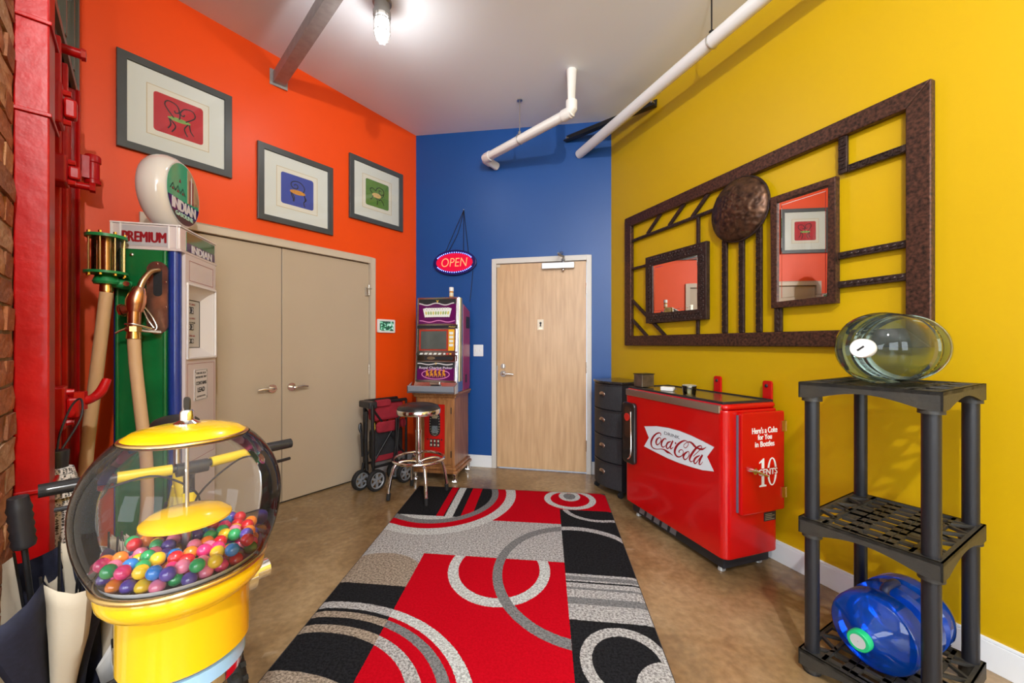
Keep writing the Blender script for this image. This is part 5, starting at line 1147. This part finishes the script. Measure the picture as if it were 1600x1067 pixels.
# ================================================================ GUMBALL MACHINE
GX, GY = -.655, .80; GZ = .027
t = thing('gumball_machine', 'yellow gumball machine with clear round globe on a stand', 'gumball machine', (GX,GY,GZ), R(-20))
YEL = mat('gumball_yellow_enamel', (.76,.45,.003), .2, coat=.4)
MB().lathe([(.001,-GZ),(.15,-GZ),(.155,.006),(.15,.016),(.09,.03),(.05,.045),(.04,.06),(.001,.06)],36).build('stand_base', M['black'], t, smooth=True)
MB().cyl((0,0,.055),(0,0,.62),.032,seg=24).lathe([(.032,.60),(.088,.615),(.092,.62),(.092,.676),(.001,.676)],36).build('stand_column', M['chrome'], t, smooth=True)
MB().lathe([(.093,.640),(.098,.642),(.098,.668),(.093,.670)],36).build('stand_reflection_band', mat('pale_blue_reflection', (.30,.52,.80), .2, coat=.5), t, smooth=True)  # blue reflection on the chrome stand, put in as a coloured band
MB().lathe([(.001,.676),(.101,.676),(.105,.680),(.105,.775),(.108,.790),(.124,.802),(.131,.812),(.133,.822),(.133,.836),(.130,.842),(.001,.842)],48).build('base_body', YEL, t, smooth=True)
MB().ring(.134,.0055,56,10,TR(0,0,.846)).build('base_ring', M['brass'], t, smooth=True)
MB().lathe([(.001,.8425),(.118,.8425),(.126,.850),(.129,.858)],40).build('gumball_floor', M['whitegloss'], t, smooth=True)
gp_ = []
for i in range(25):
    z = .846+(1.098-.846)*i/24; b_ = .214 if z < .97 else .167
    gp_.append((.164*math.sqrt(max(.01,1-((z-.97)/b_)**2)), z))
MB().lathe(gp_, 64).build('globe', glassmat('globe_plastic', (.97,.97,.98), .015, 1.28, (.75,.75,.8), .035), t, smooth=True)
MB().ring(.099,.005,48,10,TR(0,0,1.098)).build('lid_ring', M['brass'], t, smooth=True)
ld = MB().lathe([(.098,1.098),(.099,1.102),(.085,1.112),(.055,1.119),(.02,1.122),(.001,1.1225)],48).build('lid', YEL, t, smooth=True)
MB().lathe([(.022,1.120),(.022,1.124),(.012,1.130),(.012,1.146),(.009,1.150),(.001,1.150)],20).build('lid_lock', M['chrome'], ld, smooth=True)
MB().rbox(-.009,.009,-.0015,.0015,1.148,1.176,.008,axis='y').build('lock_key', mat('dark_key', (.06,.055,.05), .35, .7), ld)
MB().cyl((0,0,.86),(0,0,1.118),.0035,seg=12).cyl((0,0,.848),(0,0,.935),.0085,seg=14).build('centre_rod', M['steel'], t, smooth=True)
MB().lathe([(.001,.955),(.035,.952),(.060,.945),(.074,.934),(.074,.930),(.055,.940),(.03,.946),(.001,.948)],40).build('agitator_disc', YEL, t, smooth=True)
a = R(75)   # coin mechanism on the door-facing side
cm = MB().cyl((.10*math.cos(a),.10*math.sin(a),.765),(.118*math.cos(a),.118*math.sin(a),.765),.034,seg=24).build('coin_mechanism', M['chrome'], t, smooth=True)
MB().cyl((.116*math.cos(a),.116*math.sin(a),.765),(.150*math.cos(a),.150*math.sin(a),.765),.018,.020,seg=20).build('turn_knob', M['chrome'], cm, smooth=True)
# the gumballs: each its own thing
GC_ = {'red':(.55,.012,.02),'dark pink':(.72,.03,.18),'pink':(.85,.22,.36),'blue':(.02,.20,.62),'purple':(.10,.06,.36),'green':(.02,.33,.10),'yellow':(.85,.55,.02),'orange':(.85,.22,.02)}
gm = {}
for k, c in GC_.items():
    me_o = MB().ball((0,0,0),.0125,14).build('gumball', mat('gumball_'+k.replace(' ','_'), c, .16, coat=.7), smooth=True); gm[k] = me_o.data; bpy.data.objects.remove(me_o)
rg = random.Random(21); spots = []
for layer, z in enumerate((.8565, .877)):
    rmax = .116 if layer == 0 else .122; dx = .0252; rows = int(2*rmax/(dx*.866))+2
    for j in range(-rows//2, rows//2+1):
        for i in range(-8, 9):
            x = i*dx+(j%2)*dx/2+layer*.0126; y = j*dx*.866+layer*.0073; r = math.hypot(x, y)
            if r > rmax or r < .022: continue
            if layer == 1 and rg.random() < .06: continue
            x += rg.uniform(-.005,.005)*layer; y += rg.uniform(-.005,.005)*layer; spots.append((x, y, z+(.004 if r > .1 and layer == 0 else 0)+layer*rg.uniform(-.001,.008)))
wts = ['red']*4+['dark pink']*3+['pink']*4+['blue']*4+['purple']*4+['green']*3+['yellow']*2+['orange']*2
for x, y, z in spots:
    k = rg.choice(wts); o = bpy.data.objects.new('gumball', gm[k]); COL.objects.link(o)
    o.location = (GX+x, GY+y, z+GZ); lat = x*.773+y*.634; dep = -x*.634+y*.773
    pl = ('far left','left','centre','right','far right')[min(4,max(0,int((lat+.125)/.05)))]; pd = ('front','near','middle','rear','back')[min(4,max(0,int((dep+.125)/.05)))]
    tag(o, 'glossy %s gumball, %s layer, %s %s of the pile in the globe' % (k, 'upper' if z > .866 else 'lower', pl, pd), 'gumball', 'gumballs in the globe')

# ================================================================ BICYCLE BEHIND THE GUMBALL MACHINE
hx, hy = -1.045, 1.285; fw_a = math.atan2(-.714,.70)
bk = thing('bicycle', 'black and yellow bicycle leaning behind the gumball machine', 'bicycle', (hx,hy,0), fw_a)
BY = mat('bike_yellow', (.72,.52,.02), .35, coat=.3); BKF = mat('bike_black_frame', (.02,.02,.022), .3, coat=.3)
wr_ = .30
def bike_wheel(x):
    o = MB().ring(wr_-.022,.022,56,10,TR(x,0,wr_,PI/2,0,0)).build('tyre', M['rubber'], bk, smooth=True)
    b = MB()
    for k in range(60):
        a = 2*PI*k/60
        for s_ in (-.011,.011): b.box(-.006,.006,s_-.006,s_+.006,wr_-.004,wr_+.003,TR(x,0,wr_) @ Matrix.Rotation(a+(.05 if s_ > 0 else 0),4,'Y'))
    b.build('tread', M['rubber'], o)
    MB().ring(wr_-.048,.008,56,8,TR(x,0,wr_,PI/2,0,0)).build('rim', M['steel'], bk, smooth=True)
    b = MB().cyl((x,-.04,wr_),(x,.04,wr_),.014,seg=12)
    for k in range(20):
        a = 2*PI*k/20; b.cyl((x,(.02 if k%2 else -.02),wr_),(x+(wr_-.05)*math.cos(a),0,wr_+(wr_-.05)*math.sin(a)),.0012,seg=4,cap=False)
    b.build('spokes', M['steel'], o, smooth=True)
bike_wheel(.16); bike_wheel(-.66)
MB().tube([(.0,0,.83),(.02,0,.66)],.020,12).tube([(.012,0,.70),(-.36,0,.78)],.016,12).tube([(.02,0,.66),(-.30,0,.30)],.019,12).tube([(-.40,0,.82),(-.30,0,.30)],.016,12).tube([(-.36,.01,.76),(-.66,.055,.30)],.010,8).tube([(-.36,-.01,.76),(-.66,-.055,.30)],.010,8).tube([(-.30,.02,.30),(-.66,.055,.30)],.010,8).tube([(-.30,-.02,.30),(-.66,-.055,.30)],.010,8).build('frame', BY, bk, smooth=True)
MB().tube([(.02,0,.66),(.035,.05,.62),(.16,.052,.30)],.013,8).tube([(.02,0,.66),(.035,-.05,.62),(.16,-.052,.30)],.013,8).build('fork', BKF, bk, smooth=True)
MB().tube([(.0,0,.83),(-.003,0,.88),(.03,0,.915)],.015,10).cyl((.03,-.04,.915),(.03,.04,.915),.021).build('stem', BKF, bk, smooth=True)
hb = MB().tube([(.005,-.30,.925),(.02,-.16,.925),(.03,0,.918),(.02,.16,.925),(.005,.30,.925)],.0115,10).build('handlebar', BKF, bk, smooth=True)
for s_ in (-1, 1):
    MB().tube([(.003,s_*.195,.925),(-.003,s_*.315,.925)],.0175,14).build('grip', M['rubber'], hb, smooth=True)
    MB().tube([(.028,s_*.05,.920),(.016,s_*.17,.925)],.0165,12).build('bar_pad', BY, hb, smooth=True)
    MB().tube([(.03,s_*.19,.915),(.06,s_*.22,.885),(.045,s_*.29,.880)],.006,8,smooth=4).build('brake_lever', M['blackmetal'], hb, smooth=True)
    MB().tube([(.05,s_*.19,.91),(.11,s_*.10,.93),(.09,0,.84),(.03,0,.72)],.003,6,smooth=6).build('brake_cable', M['black'], hb, smooth=True)
for o in list(bk.children):                                # the fork is turned a little towards the room
    if o.name.split('.')[0] in ('fork','stem','handlebar') or (o.name.split('.')[0] in ('tyre','rim') and o.data.vertices[0].co.x > -.2): o.matrix_local = TR(rz=R(8.7))
MB().cyl((-.40,0,.80),(-.415,0,.97),.012).build('seat_post', M['steel'], bk, smooth=True)
MB().ball((-.46,0,.985),.1,20,sc=(.95,.80,.36)).ball((-.37,0,.983),.1,16,sc=(1.1,.30,.24)).build('saddle', mat('saddle_black', (.02,.02,.02), .45), bk, smooth=True)
MB().cyl((-.30,-.05,.30),(-.30,.05,.30),.018).lathe([(.001,-.004),(.085,-.004),(.085,.004),(.001,.004)],24,TR(-.30,.055,.30,PI/2,0,0)).build('chainring', M['steel'], bk, smooth=True)
for s_, a in ((-1,1),(1,-1)):
    c = MB().tube([(-.30,s_*.07,.30),(-.30+a*.13,s_*.075,.30-a*.05)],.009,8).build('crank', M['blackmetal'], bk, smooth=True)
    MB().box(-.30+a*.13-.04,-.30+a*.13+.04,s_*.08-.0+(-.08 if s_ < 0 else 0),s_*.08+(.08 if s_ > 0 else 0),.30-a*.05-.012,.30-a*.05+.012).build('pedal', M['black'], c, bevel=.004)

# ================================================================ UMBRELLAS BY THE FIRE DOOR
def pleated(name, label, loc, tilt, z0, z1, r0, r1, mats, n=8, handle=None, seed=1):
    """furled umbrella standing point down: loose pleated panels, open hem at the top"""
    t = thing(name, label, 'umbrella', loc); rnd = random.Random(seed)
    E_ = TR(0,0,0,*tilt)
    for k in range(n):
        a0, a1 = 2*PI*k/n, 2*PI*(k+1)/n; b = MB(); v = []; fs = []; NA, NZ_ = 6, 12; sw = rnd.uniform(.5,1.2); fl_ = rnd.uniform(-.25,.3)
        for j in range(NZ_+1):
            f = j/NZ_; z = z0+(z1-z0)*f+ (rnd.uniform(-.004,.004))
            base = r0+(r1-r0)*f**.8
            for i in range(NA+1):
                g = i/NA; a = a0+(a1-a0)*g+fl_*f*math.sin(PI*g); r = base*(1+ .55*sw*math.sin(PI*g)*f) + .008*math.sin(9*f+k)
                v.append((r*math.cos(a), r*math.sin(a), z-.05*f*f*math.sin(PI*g)*sw))
        for j in range(NZ_):
            for i in range(NA): q = j*(NA+1)+i; fs.append((q,q+1,q+NA+2,q+NA+1))
        b._add(v, fs); o = b.build('canopy_panel', mats[k % len(mats)], t, smooth=True, solid=.0015); o.matrix_local = E_
    o = MB().cyl((0,0,.012),(0,0,z1+.06),.006,seg=8).build('shaft', M['blackmetal'], t, smooth=True); o.matrix_local = E_
    b = MB()
    for k in range(n): a = 2*PI*k/n; b.cyl((r0*.6*math.cos(a),r0*.6*math.sin(a),z0+.05),(r1*.92*math.cos(a),r1*.92*math.sin(a),z1+.012),.0028,seg=6)
    o = b.build('ribs', M['blackmetal'], t, smooth=True); o.matrix_local = E_
    hz = z1+.05
    if handle == 'ribbed':
        pr = [(.001,hz)]+[(.021+(.002 if i%2 else -.001), hz+.010+.011*i) for i in range(11)]+[(.018,hz+.14),(.001,hz+.145)]
        o = MB().lathe(pr, 18).build('handle', M['black'], t, smooth=True)
    elif handle == 'red': o = MB().ball((0,0,hz+.02),.032,16,sc=(1.2,1,.7)).build('handle', mat('red_handle', (.50,.006,.02), .35), t, smooth=True)
    else: o = MB().cyl((0,0,hz-.03),(0,0,hz+.09),.016,.018,seg=16).build('handle', M['black'], t, smooth=True)
    o.matrix_local = E_; return t
NAVY = mat('navy_umbrella_cloth', (.012,.014,.035), .8, var=.4, vscale=90); BEI = mat('beige_umbrella_cloth', (.50,.43,.33), .8, bump=.1, bscale=40); WHC = mat('white_umbrella_cloth', (.62,.60,.58), .8)
BX, BYY = -1.205, 1.135
bn = thing('umbrella_bin', 'dark grey bin holding furled umbrellas beside the gumball machine', 'bin', (BX,BYY,0))
BGM = mat('grey_bin', (.055,.057,.062), .6, var=.5, vscale=18, bump=.2, bscale=60)
MB().lathe([(.001,.006),(.125,.006),(.143,.40),(.148,.405),(.152,.40),(.132,0),(.001,0)],36).build('bin_wall', BGM, bn, smooth=True)
MB().ring(.149,.006,36,8,TR(0,0,.402)).build('bin_rim', BGM, bn, smooth=True)
pleated('furled_umbrella', 'navy and beige furled umbrella with black ribbed handle, nearest the brick wall', (BX-.02,BYY-.06,.012), (R(5),R(-2),.3), .10,.73,.02,.115,[NAVY,BEI],8,'ribbed',3)
pleated('furled_umbrella', 'beige furled umbrella with straight black handle at the back of the bin', (BX-.03,BYY+.065,.012), (R(-6),R(-1),1.0), .10,.68,.02,.075,[BEI,BEI,NAVY],8,None,5)
pleated('furled_umbrella', 'short white furled umbrella with red knob handle in the bin', (BX+.07,BYY+.0,.012), (R(-2),R(7),1.4), .08,.42,.015,.045,[WHC,WHC,mat('red_umbrella_cloth', (.42,.008,.02), .7)],8,'red',8)
# compact umbrella hanging from the fire door lever
t = thing('compact_umbrella', 'folded black and white patterned umbrella hanging from the red lever', 'umbrella', (-1.640,1.430,0))
MB().tube([(0,0,.925),(-.02,.03,.99),(-.03,.075,1.075),(-.005,.085,1.098),(.02,.06,1.03),(.008,.01,.93)],.0035,8,smooth=5).build('strap', M['black'], t, smooth=True)
MB().lathe([(.001,.925),(.030,.925),(.032,.92),(.028,.86),(.001,.86)],20).build('handle', M['black'], t, smooth=True)
def weave(name, sc_):
    m = bpy.data.materials.new(name); m.use_nodes = True; nt = m.node_tree; b = nt.nodes['Principled BSDF']; L = nt.links.new
    tc = nt.nodes.new('ShaderNodeTexCoord'); v = nt.nodes.new('ShaderNodeTexVoronoi'); v.inputs['Scale'].default_value = sc_; v.inputs['Randomness'].default_value = .35
    r = nt.nodes.new('ShaderNodeValToRGB'); r.color_ramp.interpolation = 'CONSTANT'; r.color_ramp.elements[0].color = (.015,.015,.017,1); r.color_ramp.elements[1].position = .42; r.color_ramp.elements[1].color = (.70,.68,.66,1)
    mp = nt.nodes.new('ShaderNodeMapping'); mp.inputs['Scale'].default_value = (1,1,1.8); L(tc.outputs['Object'], mp.inputs[0]); L(mp.outputs[0], v.inputs['Vector']); L(v.outputs['Distance'], r.inputs[0]); L(r.outputs[0], b.inputs['Base Color']); b.inputs['Roughness'].default_value = .8; return m
for k in range(5): MB().lathe([(.030+k*.0045,.865-k*.020),(.042+k*.0045,.862-k*.020),(.046+k*.0045,.845-k*.020),(.030+k*.004,.842-k*.020)],20).build('rolled_fold', weave('patterned_cloth_%d' % k, 120), t, smooth=True)
MB().lathe([(.045,.765),(.050,.74),(.046,.66),(.034,.58),(.018,.53),(.001,.52)],20).build('furled_canopy', weave('dotted_cloth', 95), t, smooth=True)
